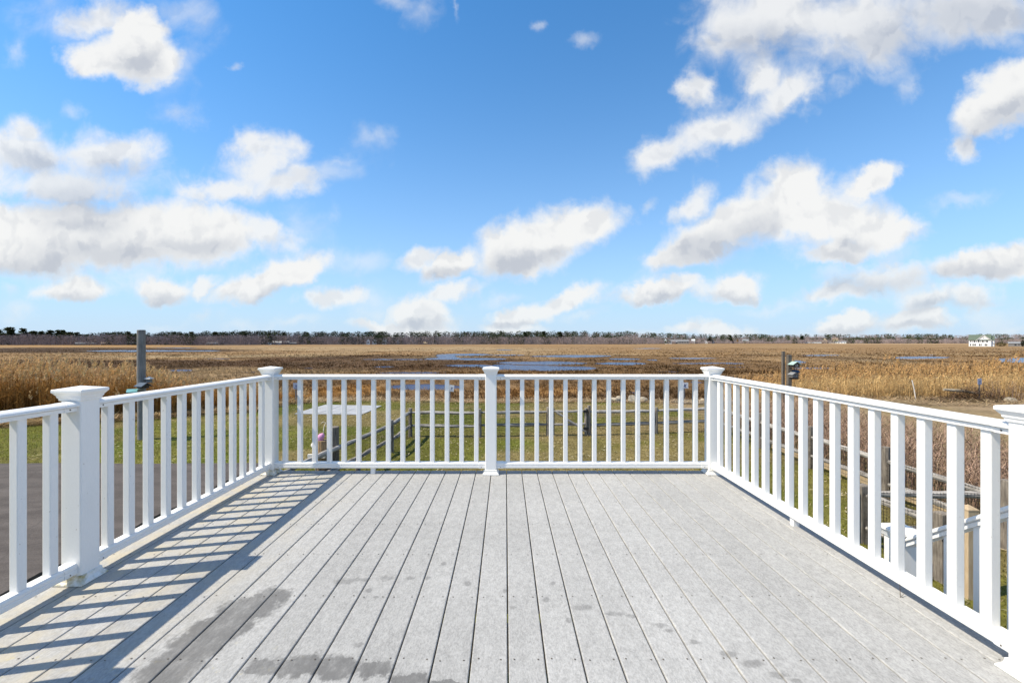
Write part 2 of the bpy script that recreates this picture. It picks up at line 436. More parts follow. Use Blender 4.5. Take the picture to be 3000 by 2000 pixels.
def deck_mat():
    m, nt, b = mat('composite_decking', 0.75, 0.25)
    pos = nt.add('ShaderNodeNewGeometry').outputs['Position']
    oi = nt.add('ShaderNodeObjectInfo').outputs['Random']
    po = nt.vec('ADD', pos, nt.vec('SCALE', (13.0, 7.0, 0), oi))
    fib = nt.noise(nt.vec('MULTIPLY', po, (1, .45, 1)), 160, 4, .8)
    mott = nt.noise(nt.vec('MULTIPLY', po, (1, .6, 1)), 26, 5, .65)
    big = nt.noise(pos, 2.0, 4, .55)
    f = nt.math('ADD', nt.math('MULTIPLY', fib, .95), nt.math('MULTIPLY', mott, .36))
    c = nt.mix(nt.ramp(f, .42, .90), (.262, .259, .254), (.455, .451, .443))
    c = nt.vec('SCALE', c, nt.ramp(big, .3, .7, .93, 1.05, False))
    c = nt.vec('SCALE', c, nt.ramp(oi, 0, 1, .915, 1.05, False))
    # sun-bleached beige and lichen towards the left side of the deck
    sx = nt.add('ShaderNodeSeparateXYZ', {0: pos})
    lf = nt.math('MULTIPLY', nt.ramp(sx.outputs[0], -1.0, -2.0), nt.ramp(nt.noise(pos, 5.5, 5, .65), .38, .70))
    c = nt.mix(nt.math('MULTIPLY', lf, .75), c, (.46, .41, .31))
    lich = nt.math('MULTIPLY', nt.ramp(nt.noise(po, 19, 5, .7), .60, .72), nt.math('MULTIPLY', nt.ramp(sx.outputs[0], -.2, -1.6), nt.ramp(sx.outputs[1], 2.0, 1.6)))
    c = nt.mix(nt.math('MULTIPLY', lich, .6), c, (.46, .40, .22))
    # pale broken streaks along the seams, stronger towards the right
    seam = nt.math('ABSOLUTE', nt.math('SUBTRACT', nt.math('FRACT', nt.math('DIVIDE', nt.math('SUBTRACT', sx.outputs[0], .0098 - .0717 - .1434 * 40), .1434)), .5))
    sk = nt.math('MULTIPLY', nt.ramp(seam, .10, .0), nt.ramp(nt.noise(nt.vec('MULTIPLY', pos, (14, 3, 1)), 3, 5, .7), .45, .75))
    c = nt.mix(nt.math('MULTIPLY', sk, nt.ramp(sx.outputs[0], -.2, .9, .1, .55)), c, (.64, .62, .56))
    # wet patches
    wp = nt.vec('MULTIPLY_ADD', nt.vec('SUBTRACT', nt.noise(pos, 13, 6, .7, out=1), (.5, .5, .5)), (.11, .16, 0), pos)
    ws = nt.vec('MULTIPLY_ADD', nt.vec('SUBTRACT', nt.noise(pos, 30, 4, .6, out=1), (.5, .5, .5)), (.022, .045, 0), pos)

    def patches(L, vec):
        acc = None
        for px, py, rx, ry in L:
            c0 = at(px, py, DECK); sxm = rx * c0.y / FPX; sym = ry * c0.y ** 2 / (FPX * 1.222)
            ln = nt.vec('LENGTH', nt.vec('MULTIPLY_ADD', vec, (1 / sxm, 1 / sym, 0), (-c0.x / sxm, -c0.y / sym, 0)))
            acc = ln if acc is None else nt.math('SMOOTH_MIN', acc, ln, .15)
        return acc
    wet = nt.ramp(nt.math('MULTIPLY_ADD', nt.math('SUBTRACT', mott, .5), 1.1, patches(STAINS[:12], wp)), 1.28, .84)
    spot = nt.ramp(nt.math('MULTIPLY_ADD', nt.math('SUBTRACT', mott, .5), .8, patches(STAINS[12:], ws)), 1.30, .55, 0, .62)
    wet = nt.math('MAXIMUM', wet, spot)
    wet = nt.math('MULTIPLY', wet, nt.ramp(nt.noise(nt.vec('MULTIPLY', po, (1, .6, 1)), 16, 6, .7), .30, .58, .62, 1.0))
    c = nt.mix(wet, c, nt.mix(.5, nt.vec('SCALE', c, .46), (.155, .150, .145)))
    nt.put(b.inputs['Base Color'], c)
    nt.put(b.inputs['Roughness'], nt.math('SUBTRACT', .78, nt.math('MULTIPLY', wet, .22)))
    nt.put(b.inputs['Normal'], nt.add('ShaderNodeBump', {'Height': f, 'Strength': .25, 'Distance': .0015}).outputs[0])
    return m


def ground_mat():
    m, nt, b = mat('ground_cover', 0.9, 0.1)
    c = nt.add('ShaderNodeAttribute', attribute_name='Col').outputs['Color']
    pos = nt.add('ShaderNodeNewGeometry').outputs['Position']
    n1 = nt.noise(pos, 5, 6, .7); n2 = nt.noise(pos, .55, 5, .65); n3 = nt.noise(nt.vec('MULTIPLY', pos, (1, .55, 1)), .09, 5, .7)
    f = nt.math('MULTIPLY', nt.ramp(n1, .3, .72, .62, 1.35, False), nt.ramp(n2, .3, .7, .74, 1.26, False))
    f = nt.math('MULTIPLY', f, nt.ramp(n3, .32, .68, .74, 1.24, False))
    nt.put(b.inputs['Base Color'], nt.vec('SCALE', c, f))
    bn = nt.math('ADD', n1, nt.math('MULTIPLY', n2, 2.0))
    nt.put(b.inputs['Normal'], nt.add('ShaderNodeBump', {'Height': bn, 'Strength': .9, 'Distance': .06}).outputs[0])
    return m


def asphalt_mat():
    m, nt, b = mat('asphalt', 0.85, 0.2)
    pos = nt.add('ShaderNodeNewGeometry').outputs['Position']
    g = nt.noise(pos, 70, 4, .8); n = nt.noise(nt.vec('MULTIPLY', pos, (.5, 1.4, 1)), 1.6, 6, .65)
    c = nt.mix(nt.ramp(n, .3, .72), (.068, .058, .053), (.110, .095, .087))
    c = nt.vec('SCALE', c, nt.ramp(g, .3, .75, .55, 1.6, False))
    cr = nt.add('ShaderNodeTexVoronoi', {'Vector': nt.vec('MULTIPLY_ADD', nt.noise(pos, 2.0, 3, .5, out=1), (.5, .5, 0), pos), 'Scale': .33}, feature='DISTANCE_TO_EDGE')
    c = nt.mix(nt.ramp(cr.outputs['Distance'], .008, .002, 0, .3), c, (.04, .035, .032))
    c = nt.mix(nt.ramp(nt.noise(pos, 21, 3, .8), .70, .78, 0, .5), c, (.22, .19, .16))
    nt.put(b.inputs['Base Color'], c)
    nt.put(b.inputs['Normal'], nt.add('ShaderNodeBump', {'Height': g, 'Strength': .5, 'Distance': .006}).outputs[0])
    return m


def water_mat():
    m, nt, b = mat('marsh_water', 0.12, 0.5)
    nt.put(b.inputs['Base Color'], (.014, .055, .16)); b.inputs['IOR'].default_value = 1.33
    pos = nt.add('ShaderNodeNewGeometry').outputs['Position']
    n = nt.noise(nt.vec('MULTIPLY', pos, (.7, 1.0, 1)), 5, 4, .6); n2 = nt.noise(pos, .9, 3, .6)
    h = nt.math('ADD', nt.math('MULTIPLY', n, .5), n2)
    nt.put(b.inputs['Normal'], nt.add('ShaderNodeBump', {'Height': h, 'Strength': 1.0, 'Distance': .32}).outputs[0])
    return m


VINYL = vinyl_mat(); SKIRT = skirt_mat(); DECKM = deck_mat(); GROUND = ground_mat(); ASPHALT = asphalt_mat(); WATER = water_mat()
OLDWOOD = wood_mat('weathered_rail_wood', (.47, .44, .405), (.14, .122, .108))
OLDPOST = wood_mat('weathered_post_wood', (.31, .27, .225), (.085, .068, .055))
NEWWOOD = wood_mat('fresh_pine_wood', (.47, .365, .245), (.33, .235, .14), bump=.25)
LOGWOOD = wood_mat('brown_log_wood', (.34, .23, .13), (.09, .06, .035))
DARKPOST = wood_mat('dark_old_post_wood', (.20, .175, .15), (.06, .05, .045))
POLEWOOD = wood_mat('grey_pole_wood', (.30, .285, .27), (.13, .12, .115), stretch=(14, 14, .5), bump=.4)
STEEL = simple('screw_steel', (.10, .085, .07), .5, .3, 40)
WIRE = simple('fence_wire', (.035, .032, .03), .6, .2, 20)
BLACK = simple('black_iron', (.02, .02, .022), .45, .2, 20)
FOLI = attr_mat('dry_grass_blades', .8, .1, .18)
LAWNB = attr_mat('lawn_blades', .75, .15, .3)
TWIGS = attr_mat('bare_twigs', .9, .08)
NEEDLE = attr_mat('pine_needles', .85, .1, .1)
BARK = simple('pine_bark', (.10, .075, .06), .9, .3, 3)
STONE = simple('pale_stone', (.35, .30, .225), .85, .4, 7, .8)
WPAINT = simple('white_siding', (.80, .80, .78), .6, .04, 1)
GROOF = simple('green_shingle', (.105, .135, .105), .85, .15, 1.2)
GREYROOF = simple('grey_roof', (.22, .225, .235), .8, .12, 1)
BROWNROOF = simple('brown_roof', (.22, .16, .125), .85, .15, 1)
GREYWALL = simple('grey_shingle_wall', (.20, .19, .185), .85, .15, 1)
DARKWALL = simple('dark_wall', (.085, .085, .09), .8, .15, 1)
YELLOWWALL = simple('cream_wall', (.66, .53, .33), .75, .08, 1)
BLUEWALL = simple('blue_wall', (.42, .52, .62), .7, .08, 1)
GLASS = simple('window_glass', (.03, .036, .045), .12, .2, 2, spec=.6)
TEAL = simple('teal_paint', (.16, .40, .42), .7, .22, 14)
TEALPALE = simple('faded_teal_paint', (.34, .46, .42), .75, .22, 14)
NAVY = simple('navy_paint', (.035, .065, .11), .6, .25, 14)
CREAM = simple('tan_birdhouse_wood', (.42, .37, .25), .8, .22, 14)
DKWOOD = simple('dark_birdhouse_wood', (.075, .062, .055), .85, .3, 14)
SIGNW = simple('sign_white', (.66, .68, .72), .55, .06, 9)
SIGNB = simple('sign_blue', (.04, .07, .19), .6, .1, 9)
SIGNPALE = simple('sign_weathered_blue', (.30, .34, .46), .6, .15, 9)
GALV = simple('galvanised_steel', (.17, .17, .175), .5, .2, 20)
PINK = simple('faded_pink_foam', (.66, .30, .50), .7, .12, 15)
FOAMW = simple('white_foam', (.72, .68, .62), .7, .15, 15)
ROPE = simple('pale_rope', (.62, .56, .45), .9, .2, 60)
SHEET = simple('grey_sheet', (.34, .35, .37), .7, .16, 2.2, .2)

# ------------------------------------------------------------------ the lie of the land
EDGE_PX = [(-1500, 1250), (0, 1240), (400, 1222), (751, 1198), (850, 1178), (1100, 1172), (1300, 1176), (1700, 1177), (2000, 1180), (2250, 1176), (2600, 1170), (2900, 1176), (4500, 1210)]
EX = np.array([e[0] for e in EDGE_PX], float); EY = FPX * CAMZ / (np.array([e[1] for e in EDGE_PX], float) - HY)
WOOD_PX = [(-1500, 560), (0, 560), (350, 570), (470, 590), (560, 540), (700, 580), (900, 690), (1100, 710), (1500, 760), (1850, 790), (1960, 1000), (2100, 1250), (2400, 1300), (4500, 1350)]
WX = np.array([e[0] for e in WOOD_PX], float); WY = np.array([e[1] for e in WOOD_PX], float)
HILL = lambda xp: np.interp(xp, [-500, 0, 400, 900, 1200, 1650, 1900, 2300, 3000], [9, 10, 15, 18, 18, 21, 19, 24, 24])
POOLS = [(1388, 1051.5, 98, 4.2), (1374, 1038.6, 78, 3.2), (1308, 1046, 34, 8.5), (1489, 1038.8, 42, 2.3), (1669, 1042.8, 126, 3.6), (1828, 1051.3, 40, 2.6), (1905, 1053.8, 20, 2.0), (2030, 1049, 66, 2.5),
         (2078, 1064, 100, 2.6), (1575, 1077.5, 168, 9.2), (1480, 1074, 60, 7), (1589, 1063, 128, 4.8), (1374, 1071.5, 70, 4.0), (1816, 1063.7, 72, 3.8), (1160, 1051.6, 92, 1.9), (1133, 1074.8, 36, 2.2), (1216, 1092, 104, 2.6), (1270, 1050, 30, 3.4),
         (2704, 1046.6, 84, 3.4), (2995, 1053.5, 72, 7), (2403, 1040, 54, 1.6), (2343, 1060.5, 18, 4), (2390, 1077.5, 62, 3.6), (2735, 1039, 12, 1.2), (2873, 1101, 36, 2.6), (2760, 1103, 30, 1.8),
         (452, 1027.5, 195, 2.6), (525, 1085, 32, 3.2), (720, 1088.6, 36, 2.0), (518, 1018.6, 60, 1.0), (1242, 1132, 106, 9), (905, 1079, 18, 2.2), (1848, 1149, 14, 2.4), (2040, 1117, 26, 2.8), (1960, 1086, 40, 1.8), (2170, 1075, 40, 1.6), (1900, 1020.5, 40, .8), (1480, 1025, 26, 1.2), (640, 1050, 40, 1.2)]
MARSH, WLEVEL = -0.9, -0.985


def topx(X, Y, z):
    Ys = np.maximum(Y, .3); return CX + FPX * X / Ys, HY + FPX * (CAMZ - z) / Ys


def pool_field(X, Y):
    """>0 inside a pool"""
    xp, yp = topx(X, Y, MARSH)
    s = np.maximum(yp - HY, 2)
    wx = (fbm(X * .11, Y * .05, 31, 4) - .5) * 46 + (fbm(X * .5, Y * .25, 33, 3) - .5) * 16
    wy = (fbm(X * .08, Y * .04, 37, 4) - .5) * 7.0 * np.clip(s / 60, .18, 1.2)
    best = np.full(np.shape(X), 9.0)
    for a, b, rx, ry in POOLS:
        best = np.minimum(best, np.hypot((xp + wx - a) / rx, (yp + wy - b) / ry))
    return np.where((Y > 24) & (Y < 420), 1 - best, -1)


def shore(X, Y):
    xp = CX + FPX * X / np.maximum(Y, .3); return Y - np.interp(xp, EX, EY)


def gz(X, Y):
    """ground height"""
    X = np.asarray(X, float); Y = np.asarray(Y, float)
    front = Y > 1
    d = np.where(front, shore(X, Y), -9)
    z = MARSH * sstep(-.3, 6, d)
    z = z + (fbm(X * .35, Y * .35, 5, 3) - .5) * .07 * sstep(9, 14, Y) * (1 - sstep(5, 9, d))
    z = z + (fbm(X * .22, Y * .22, 6, 3) - .5) * .09 * sstep(4, 9, d)
    xp = CX + FPX * X / np.maximum(Y, 1)
    wy = np.interp(xp, WX, WY)
    z = z + np.where(front, HILL(xp) * sstep(10, 560, Y - wy) + .2 * sstep(-40, 0, Y - wy), 0)
    return z


def gz1(x, y): return float(gz(np.array([x]), np.array([y]))[0])


def ell(xp, yp, a, b, rx, ry, soft=.5):
    return sstep(1.0, 1 - soft, np.hypot((xp - a) / rx, (yp - b) / ry))


TAN, STRAW, DARK, MID, ORANGE = (np.array(c) for c in ((.33, .205, .095), (.45, .33, .185), (.066, .038, .018), (.185, .108, .047), (.42, .215, .06)))
GREEN, YGREEN, DRYLAWN, DIRT = (np.array(c) for c in ((.132, .150, .023), (.225, .195, .048), (.29, .22, .10), (.35, .255, .155)))
WOODS = np.array((.12, .095, .08))


def cover(X, Y):
    """colour of what grows at a place"""
    z = gz(X, Y); xp, yp = topx(X, Y, z)
    n1 = fbm(X * .02, Y * .008, 51, 4); n2 = fbm(X * .11, Y * .06, 52, 4); n3 = fbm(X * .5, Y * .5, 53, 3)
    far = np.clip((60 - (yp - HY)) / 60, 0, 1)
    xw = xp + (n1 - .5) * 260; yw = yp + (n2 - .5) * 10 * np.clip((yp - HY) / 50, .25, 2.0) + (n1 - .5) * 5
    c = np.broadcast_to(TAN, X.shape + (3,)).copy()

    def lay(w, k):
        nonlocal c
        w = np.clip(w, 0, 1)[..., None]; c = c * (1 - w) + k * w
    lay(ell(xw, yw, 700, 1044, 700, 5, .6) * .9, STRAW)
    lay(ell(xw, yw, 1150, 1022, 700, 9, .6) * .6, STRAW)
    lay(ell(xw, yw, 200, 1026, 640, 9.5, .4) * .95, DARK * 1.1)
    lay(ell(xw, yw, 150, 1066, 1050, 16, .4) * .95, DARK)
    lay(ell(xw, yw, 1150, 1064, 470, 29, .4) * .92, DARK * 1.1)
    lay(ell(xw, yw, 1780, 1062, 430, 27, .5) * .85, MID)
    lay(ell(xw, yw, 2000, 1078, 560, 24, .5) * .75, MID)
    lay(sstep(1084, 1108, yw) * .85, MID * (.8 + .7 * n2[..., None]))
    lay(sstep(1118, 1142, yw) * .7, TAN)
    lay(ell(xw, yw, 1060, 1148, 210, 24, .6) * .9, ORANGE)
    lay(ell(xw, yw, 1700, 1150, 300, 20, .6) * .5, ORANGE)
    lay(ell(xp, yp, 250, 1012.5, 420, 3.0, .4) * .85, ORANGE * np.array((1.0, 1.12, 1.5)))
    lay(ell(xp, yp, 1700, 1009, 330, 2.2, .4) * .7, ORANGE * np.array((1.0, 1.15, 1.7)))
    lay(ell(xp, yp, 2660, 1007, 320, 2.4, .4) * .7, STRAW * np.array((1.1, 1.0, 1.0)))
    lay(sstep(.60, .72, n2) * .55 * sstep(1010, 1030, yp), DARK * 1.25)
    lay(sstep(.58, .7, fbm(X * .03, Y * .02, 58, 3)) * .4, STRAW)
    lay(ell(xw, yw, 250, 1068, 760, 18, .35) * .85, DARK * np.array((1.15, 1.1, 1.0)) * (.9 + .9 * n2[..., None]))
    lay(ell(xw, yw, 1080, 1066, 480, 26, .4) * .8, DARK * np.array((1.2, 1.1, 1.0)) * (.9 + 1.0 * n2[..., None]))
    lay(ell(xw, yw, 200, 1026, 560, 8, .4) * .8, DARK * (.9 + .8 * n2[..., None]))
    wy = np.interp(xp, WX, WY)
    lay(sstep(-4, 6, Y - wy), WOODS)
    # lawn and yard
    d = np.where(Y > 1, shore(X, Y), -9)
    g = np.clip(.10 + 1.3 * n3 - .3 * sstep(-4, 10, X) * (1 - .5 * sstep(-2, -8, X)), 0, 1)[..., None]
    lawn = YGREEN * (1 - g) + GREEN * g
    dry = np.clip(sstep(.50, .72, fbm(X * .33, Y * .4, 56, 4)) * .75 + .75 * sstep(15.2, 17.5, Y) * sstep(-1, 2.5, X) * sstep(.25, .6, fbm(X * .6, Y * .6, 57, 3)), 0, 1)[..., None]
    lawn = lawn * (1 - dry) + DRYLAWN * dry
    bare = np.clip(sstep(8.2, 9.0, X) * (1 - .35 * sstep(.45, .6, n2)), 0, 1)[..., None]
    lawn = lawn * (1 - bare) + (DIRT * (.8 + .4 * n3[..., None])) * bare
    fw = np.clip(ell(xp, yp, 1500, 1279, 900, 6, .6) * .5, 0, 1)[..., None]
    lawn = lawn * (1 - fw) + DRYLAWN * .8 * fw
    k = sstep(.35, -.25, d + (n3 - .5) * 1.6)[..., None]
    return (c * (1 - k) + lawn * k) * .76


def build_ground():
    fr = np.linspace(-R(57), R(57), 880); back = np.linspace(R(57), R(303), 50)[1:-1]
    th = np.concatenate([fr, back])
    rr = np.concatenate([np.geomspace(.4, 8, 14)[:-1], np.geomspace(8, 36, 110)[:-1], np.geomspace(36, 700, 280)[:-1], np.geomspace(700, 2600, 40)[:-1], np.geomspace(2600, 14000, 10)])
    T, Rr = np.meshgrid(th, rr); X, Y = Rr * np.sin(T), Rr * np.cos(T)
    Z = gz(X, Y); C = cover(X, Y)
    pf = pool_field(X, Y); Z = np.where(pf > 0, np.minimum(Z, WLEVEL - .25), Z)
    mud = sstep(-.35, 0, pf)[..., None]; C = C * (1 - .55 * mud) + np.array((.07, .05, .03)) * .55 * mud
    n, m = X.shape
    V = np.stack([X, Y, Z], -1).reshape(-1, 3)
    V = np.vstack([V, [[0, 0, 0]]]); CC = np.vstack([C.reshape(-1, 3), [[.15, .15, .04]]])
    i, j = np.meshgrid(np.arange(n - 1), np.arange(m), indexing='ij'); j2 = (j + 1) % m
    Q = np.stack([i * m + j, i * m + j2, (i + 1) * m + j2, (i + 1) * m + j], -1).reshape(-1, 4)[:, ::-1]
    hub = len(V) - 1
    Tt = np.stack([np.arange(m), np.full(m, hub), (np.arange(m) + 1) % m], -1)
    me = bpy.data.meshes.new('ground')
    nl = Q.size + Tt.size; npoly = len(Q) + len(Tt)
    me.vertices.add(len(V)); me.loops.add(nl); me.polygons.add(npoly)
    me.vertices.foreach_set('co', V.astype('f').ravel())
    me.loops.foreach_set('vertex_index', np.concatenate([Q.ravel(), Tt.ravel()]).astype('i'))
    me.polygons.foreach_set('loop_start', np.concatenate([np.arange(len(Q)) * 4, Q.size + np.arange(len(Tt)) * 3]).astype('i'))
    a = me.attributes.new('Col', 'FLOAT_COLOR', 'POINT'); a.data.foreach_set('color', np.hstack([CC, np.ones((len(CC), 1))]).astype('f').ravel())
    me.materials.append(GROUND); me.shade_smooth(); me.update(); me.validate()
    tag(link('ground', me), kind='structure')


build_ground()
w = MB(); w.face_set([(-1200, 22, WLEVEL), (1200, 22, WLEVEL), (1200, 460, WLEVEL), (-1200, 460, WLEVEL)], [(0, 1, 2, 3)])
tag(w.build('water', WATER), kind='structure')

# asphalt drive to the left of the deck, with a slightly ragged edge
pts = []
a0 = at(760, 1362); yE = at(0, 1362).y
for k in range(41):
    x = -26 + (26 - 6.5) * k / 40; pts.append((x, yE + .10 * (fbm(np.array([x * .6]), np.array([1.0]), 9)[0] - .5) * 2 + .05 * math.sin(x)))
for k in range(1, 30): pts.append((-6.5 + .08 * math.sin(k * 1.7), yE - k * .55))
drive = MB(); top = [(x, y, .05) for x, y in pts] + [(-26, yE - 16, .05)]
bot = [(x, y, -.12) for x, y, z in top]; n = len(top)
drive.face_set(top + bot, [tuple(range(n))[::-1]] + [(i, (i + 1) % n, n + (i + 1) % n, n + i) for i in range(n)])
tag(drive.build('driveway', ASPHALT), kind='structure')

# ------------------------------------------------------------------ deck
deck = empty('deck', (0, 0, 0), 0, 'raised deck of long light grey composite planks with wet patches', 'deck')
PW, G = .1434, .0056
hw = (PW - G) / 2; b = .004
prof = [(-hw, -.025), (hw, -.025), (hw, -b), (hw - b * .35, -b * .35), (hw - b, 0), (-hw + b, 0), (-hw + b * .35, -b * .35), (-hw, -b)]
pm = MB().extrude(prof, (0, -1.5, 0), (0, 4.11, 0)).mesh('plank', DECKM)
pm2 = MB().extrude(prof, (0, -1.5, 0), (0, 1.28, 0)).mesh('plank_short', DECKM)
X0 = .0098
for k in range(-16, 14):
    link('plank', pm, deck, (X0 + PW * (k + .5), random.uniform(-.003, .003), DECK + random.uniform(-.0006, .0006)))
for k in range(14, 22):
    link('plank', pm2, deck, (X0 + PW * (k + .5), random.uniform(-.003, .003), DECK + random.uniform(-.0006, .0006)))
sc = MB()
for Yj in (1.25, 1.664, 2.077, 2.49, 2.90, 3.31, 3.72, 4.065):
    for k in range(-16, 14):
        for s in (-1, 1):
            cx = X0 + PW * (k + .5) + s * (.046 + random.uniform(-.004, .004)); cy = Yj + random.uniform(-.008, .008); r = .0037
            sc.face_set([(cx + r * math.cos(t), cy + r * math.sin(t), DECK + .0016) for t in np.linspace(0, 2 * math.pi, 7)[:-1]], [tuple(range(6))])
tag(sc.build('screw_heads', STEEL, deck), kind='stuff')
for Yj in np.arange(-1.4, 4.2, .4135):
    MB().box(-2.22, Yj - .019, DECK - .225, 1.96, Yj + .019, DECK - .028).build('joist', NEWWOOD, deck)
for nm, bx in (('rim_board', (-2.26, 4.065, DECK - .26, 2.0, 4.095, DECK - .0255)), ('rim_board', (-2.27, -1.5, DECK - .26, -2.24, 4.062, DECK - .0255)), ('rim_board', (1.97, 1.30, DECK - .26, 2.0, 4.062, DECK - .0255))):
    MB().box(*bx).build(nm, VINYL, deck)
for x, y in ((-2.12, 3.9), (-.1, 3.9), (1.85, 3.9), (-2.12, 1.4), (1.85, 1.4), (-2.12, -1.2), (1.85, -1.2), (3.05, -1.2), (3.05, 1.2)):
    MB().box(x - .07, y - .07, -.1, x + .07, y + .07, DECK - .23).build('support_post', NEWWOOD, deck)

# ------------------------------------------------------------------ railing
rail = empty('deck_railing', (0, 0, DECK), 0, 'white vinyl railing with square balusters and capped posts round the deck', 'railing')


def chamfer(h, c):
    return [(-h + c, -h), (h - c, -h), (h, -h + c), (h, h - c), (h - c, h), (-h + c, h), (-h, h - c), (-h, -h + c)]


def round_sq(h, r, n=4):
    out = []
    for cx, cy, a0 in ((h - r, -h + r, -90), (h - r, h - r, 0), (-h + r, h - r, 90), (-h + r, -h + r, 180)):
        for i in range(n + 1):
            t = R(a0 + 90 * i / n); out.append((cx + r * math.cos(t), cy + r * math.sin(t)))
    return out


post_m = MB().extrude(round_sq(.052, .008), (0, 0, .004), (0, 0, .935), up=(0, 1, 0)).mesh('post', VINYL)
cap_m = MB().square([(.0525, .925), (.057, .928), (.058, .938), (.062, .943), (.063, .951), (.067, .956), (.0735, .966), (.0765, .969), (.0765, .981), (.073, .984), (0, .998)]).mesh('cap', VINYL)
skirt_m = MB().square([(.074, .0015), (.075, .006), (.0725, .011), (.066, .017), (.060, .026), (.0575, .036), (.0570, .044), (.0535, .0465)]).mesh('skirt', SKIRT)
for x, y in ((-2.193, 4.03), (-.135, 4.03), (1.930, 4.03), (-2.193, 2.23), (-2.193, 1.38), (1.925, 1.56)):
    p = link('post', post_m, rail, (x, y, 0)); link('cap', cap_m, p); link('skirt', skirt_m, p)

loaf = [(-.030, 0), (.030, 0), (.030, .017), (.0265, .0195), (.0405, .0225), (.0415, .027)]
for t in range(1, 8): loaf.append((.0415 * math.cos(math.pi * t / 8), .027 + .019 * math.sin(math.pi * t / 8)))
loaf += [(-.0415, .027), (-.0405, .0225), (-.0265, .0195), (-.030, .017)]
foot = [(-.029, 0), (.029, 0), (.031, .004), (.031, .020), (.0275, .024), (.031, .028), (.031, .040), (.025, .050), (-.025, .050), (-.031, .040), (-.031, .028), (-.0275, .024), (-.031, .020), (-.031, .004)]
TOPZ, BOTZ = .876, .056
bal_m = MB().extrude(round_sq(.0198, .0045, 2), (0, 0, BOTZ + .049), (0, 0, TOPZ + .003), up=(0, 1, 0)).mesh('baluster', VINYL)


def section(p, q, spots):
    p, q = Vector((*p, 0)), Vector((*q, 0)); d = (q - p).normalized(); L = (q - p).length
    a, b2 = p + d * .052, q - d * .052
    MB().extrude(loaf, a + Vector((0, 0, TOPZ)), b2 + Vector((0, 0, TOPZ))).build('top_rail', VINYL, rail)
    MB().extrude(foot, a + Vector((0, 0, BOTZ)), b2 + Vector((0, 0, BOTZ))).build('bottom_rail', VINYL, rail)
    side = Vector((d.y, -d.x, 0))
    for e, sg in ((a, 1), (b2, -1)):
        for z, prof, nm in ((TOPZ, loaf, 'rail_bracket'), (BOTZ, foot, 'rail_bracket')):
            g = [(u * 1.10, v * 1.08 - .002) for u, v in prof]
            br = MB().extrude(g, e + Vector((0, 0, z)), e + d * sg * .062 + Vector((0, 0, z))).build(nm, VINYL, rail)
            for s2 in (-1, 1):
                cpt = e + d * sg * .036 + side * s2 * .0345 + Vector((0, 0, z + .010))
                MB().tube([cpt - side * s2 * .004, cpt + side * s2 * .001], [.0034, .0034], 6).build('bracket_screw', STEEL, br)
    for s_ in spots: link('baluster', bal_m, rail, p + d * (s_ + random.uniform(-.0015, .0015)), (0, 0, math.atan2(d.y, d.x) + R(random.uniform(-.9, .9))))


section((-2.193, 4.03), (-.135, 4.03), [.140 + .137 * k for k in range(14)])
section((-.135, 4.03), (1.930, 4.03), [.157 + .1345 * k for k in range(14)])
section((-2.193, 2.23), (-2.193, 4.03), [.149 + .1366 * k for k in range(12)])
section((-2.193, 1.38), (-2.193, 2.23), [.148 + .1386 * k for k in range(5)])
section((1.925, 1.56), (1.930, 4.03), [.154 + .1352 * k for k in range(17)])
for x, y in ((-1.234, 4.03), (1.928, 2.88)):
    MB().box(x - .019, y - .019, .001, x + .019, y + .019, .0585).build('foot_block', VINYL, rail)

# stairs off the right side of the deck: a flight down to a landing, then a second flight
st = empty('deck_stairs', (2.65, 2.0, 0), 0, 'white stair rail and steps going down beside the right railing', 'stairs')
ox, oy = -2.65, -2.0


def sbox(nm, m, x0, y0, z0, x1, y1, z1): return MB().box(x0 + ox, y0 + oy, z0, x1 + ox, y1 + oy, z1).build(nm, m, st)


for k in range(5):
    z = DECK - .18 * (k + 1); y = 1.30 + .245 * k
    if k < 4: sbox('tread', DECKM, 2.30, y, z - .03, 3.1, y + .262, z)
    sbox('riser', VINYL, 2.30, y - .006 + (.01 if k == 0 else 0), z + .002, 3.1, y + .012 + (.01 if k == 0 else 0), z + .148)
zl = DECK - .9
sbox('landing', DECKM, 2.12, 2.30, zl - .04, 3.12, 3.3, zl)
for x in (2.18, 3.05):
    for y in (2.38, 3.22): sbox('landing_post', NEWWOOD, x - .045, y - .045, -.1, x + .045, y + .045, zl - .041)
for k in range(6):
    z = zl - .18 * (k + 1)
    if z > .02: sbox('tread', DECKM, 3.13 + .25 * k, 2.35, z - .03, 3.13 + .25 * k + .262, 3.25, z)
for y in (2.33, 3.25):
    MB().extrude([(-.02, -.12), (.02, -.12), (.02, .1), (-.02, .1)], (3.14 + ox, y + oy, zl - .16), (4.60 + ox, y + oy, .02)).build('stringer', VINYL, st)
RXs = 2.25; zr = lambda y: 2.5535 + (1.935 - y) * .741 - .045
MB().extrude(loaf, (RXs + ox, 2.408 + oy, zr(2.408)), (RXs + ox, 1.30 + oy, zr(1.30))).build('handrail', VINYL, st)
MB().extrude(foot, (RXs + ox, 2.408 + oy, zr(2.408) - .80), (RXs + ox, 1.30 + oy, zr(1.30) - .80)).build('lower_rail', VINYL, st)
for k in range(7):
    y = 2.32 - .139 * k
    MB().extrude(round_sq(.0198, .0045, 2), (RXs + ox, y + oy, zr(y) - .775), (RXs + ox, y + oy, zr(y) + .012), up=(0, 1, 0)).build('baluster', VINYL, st)
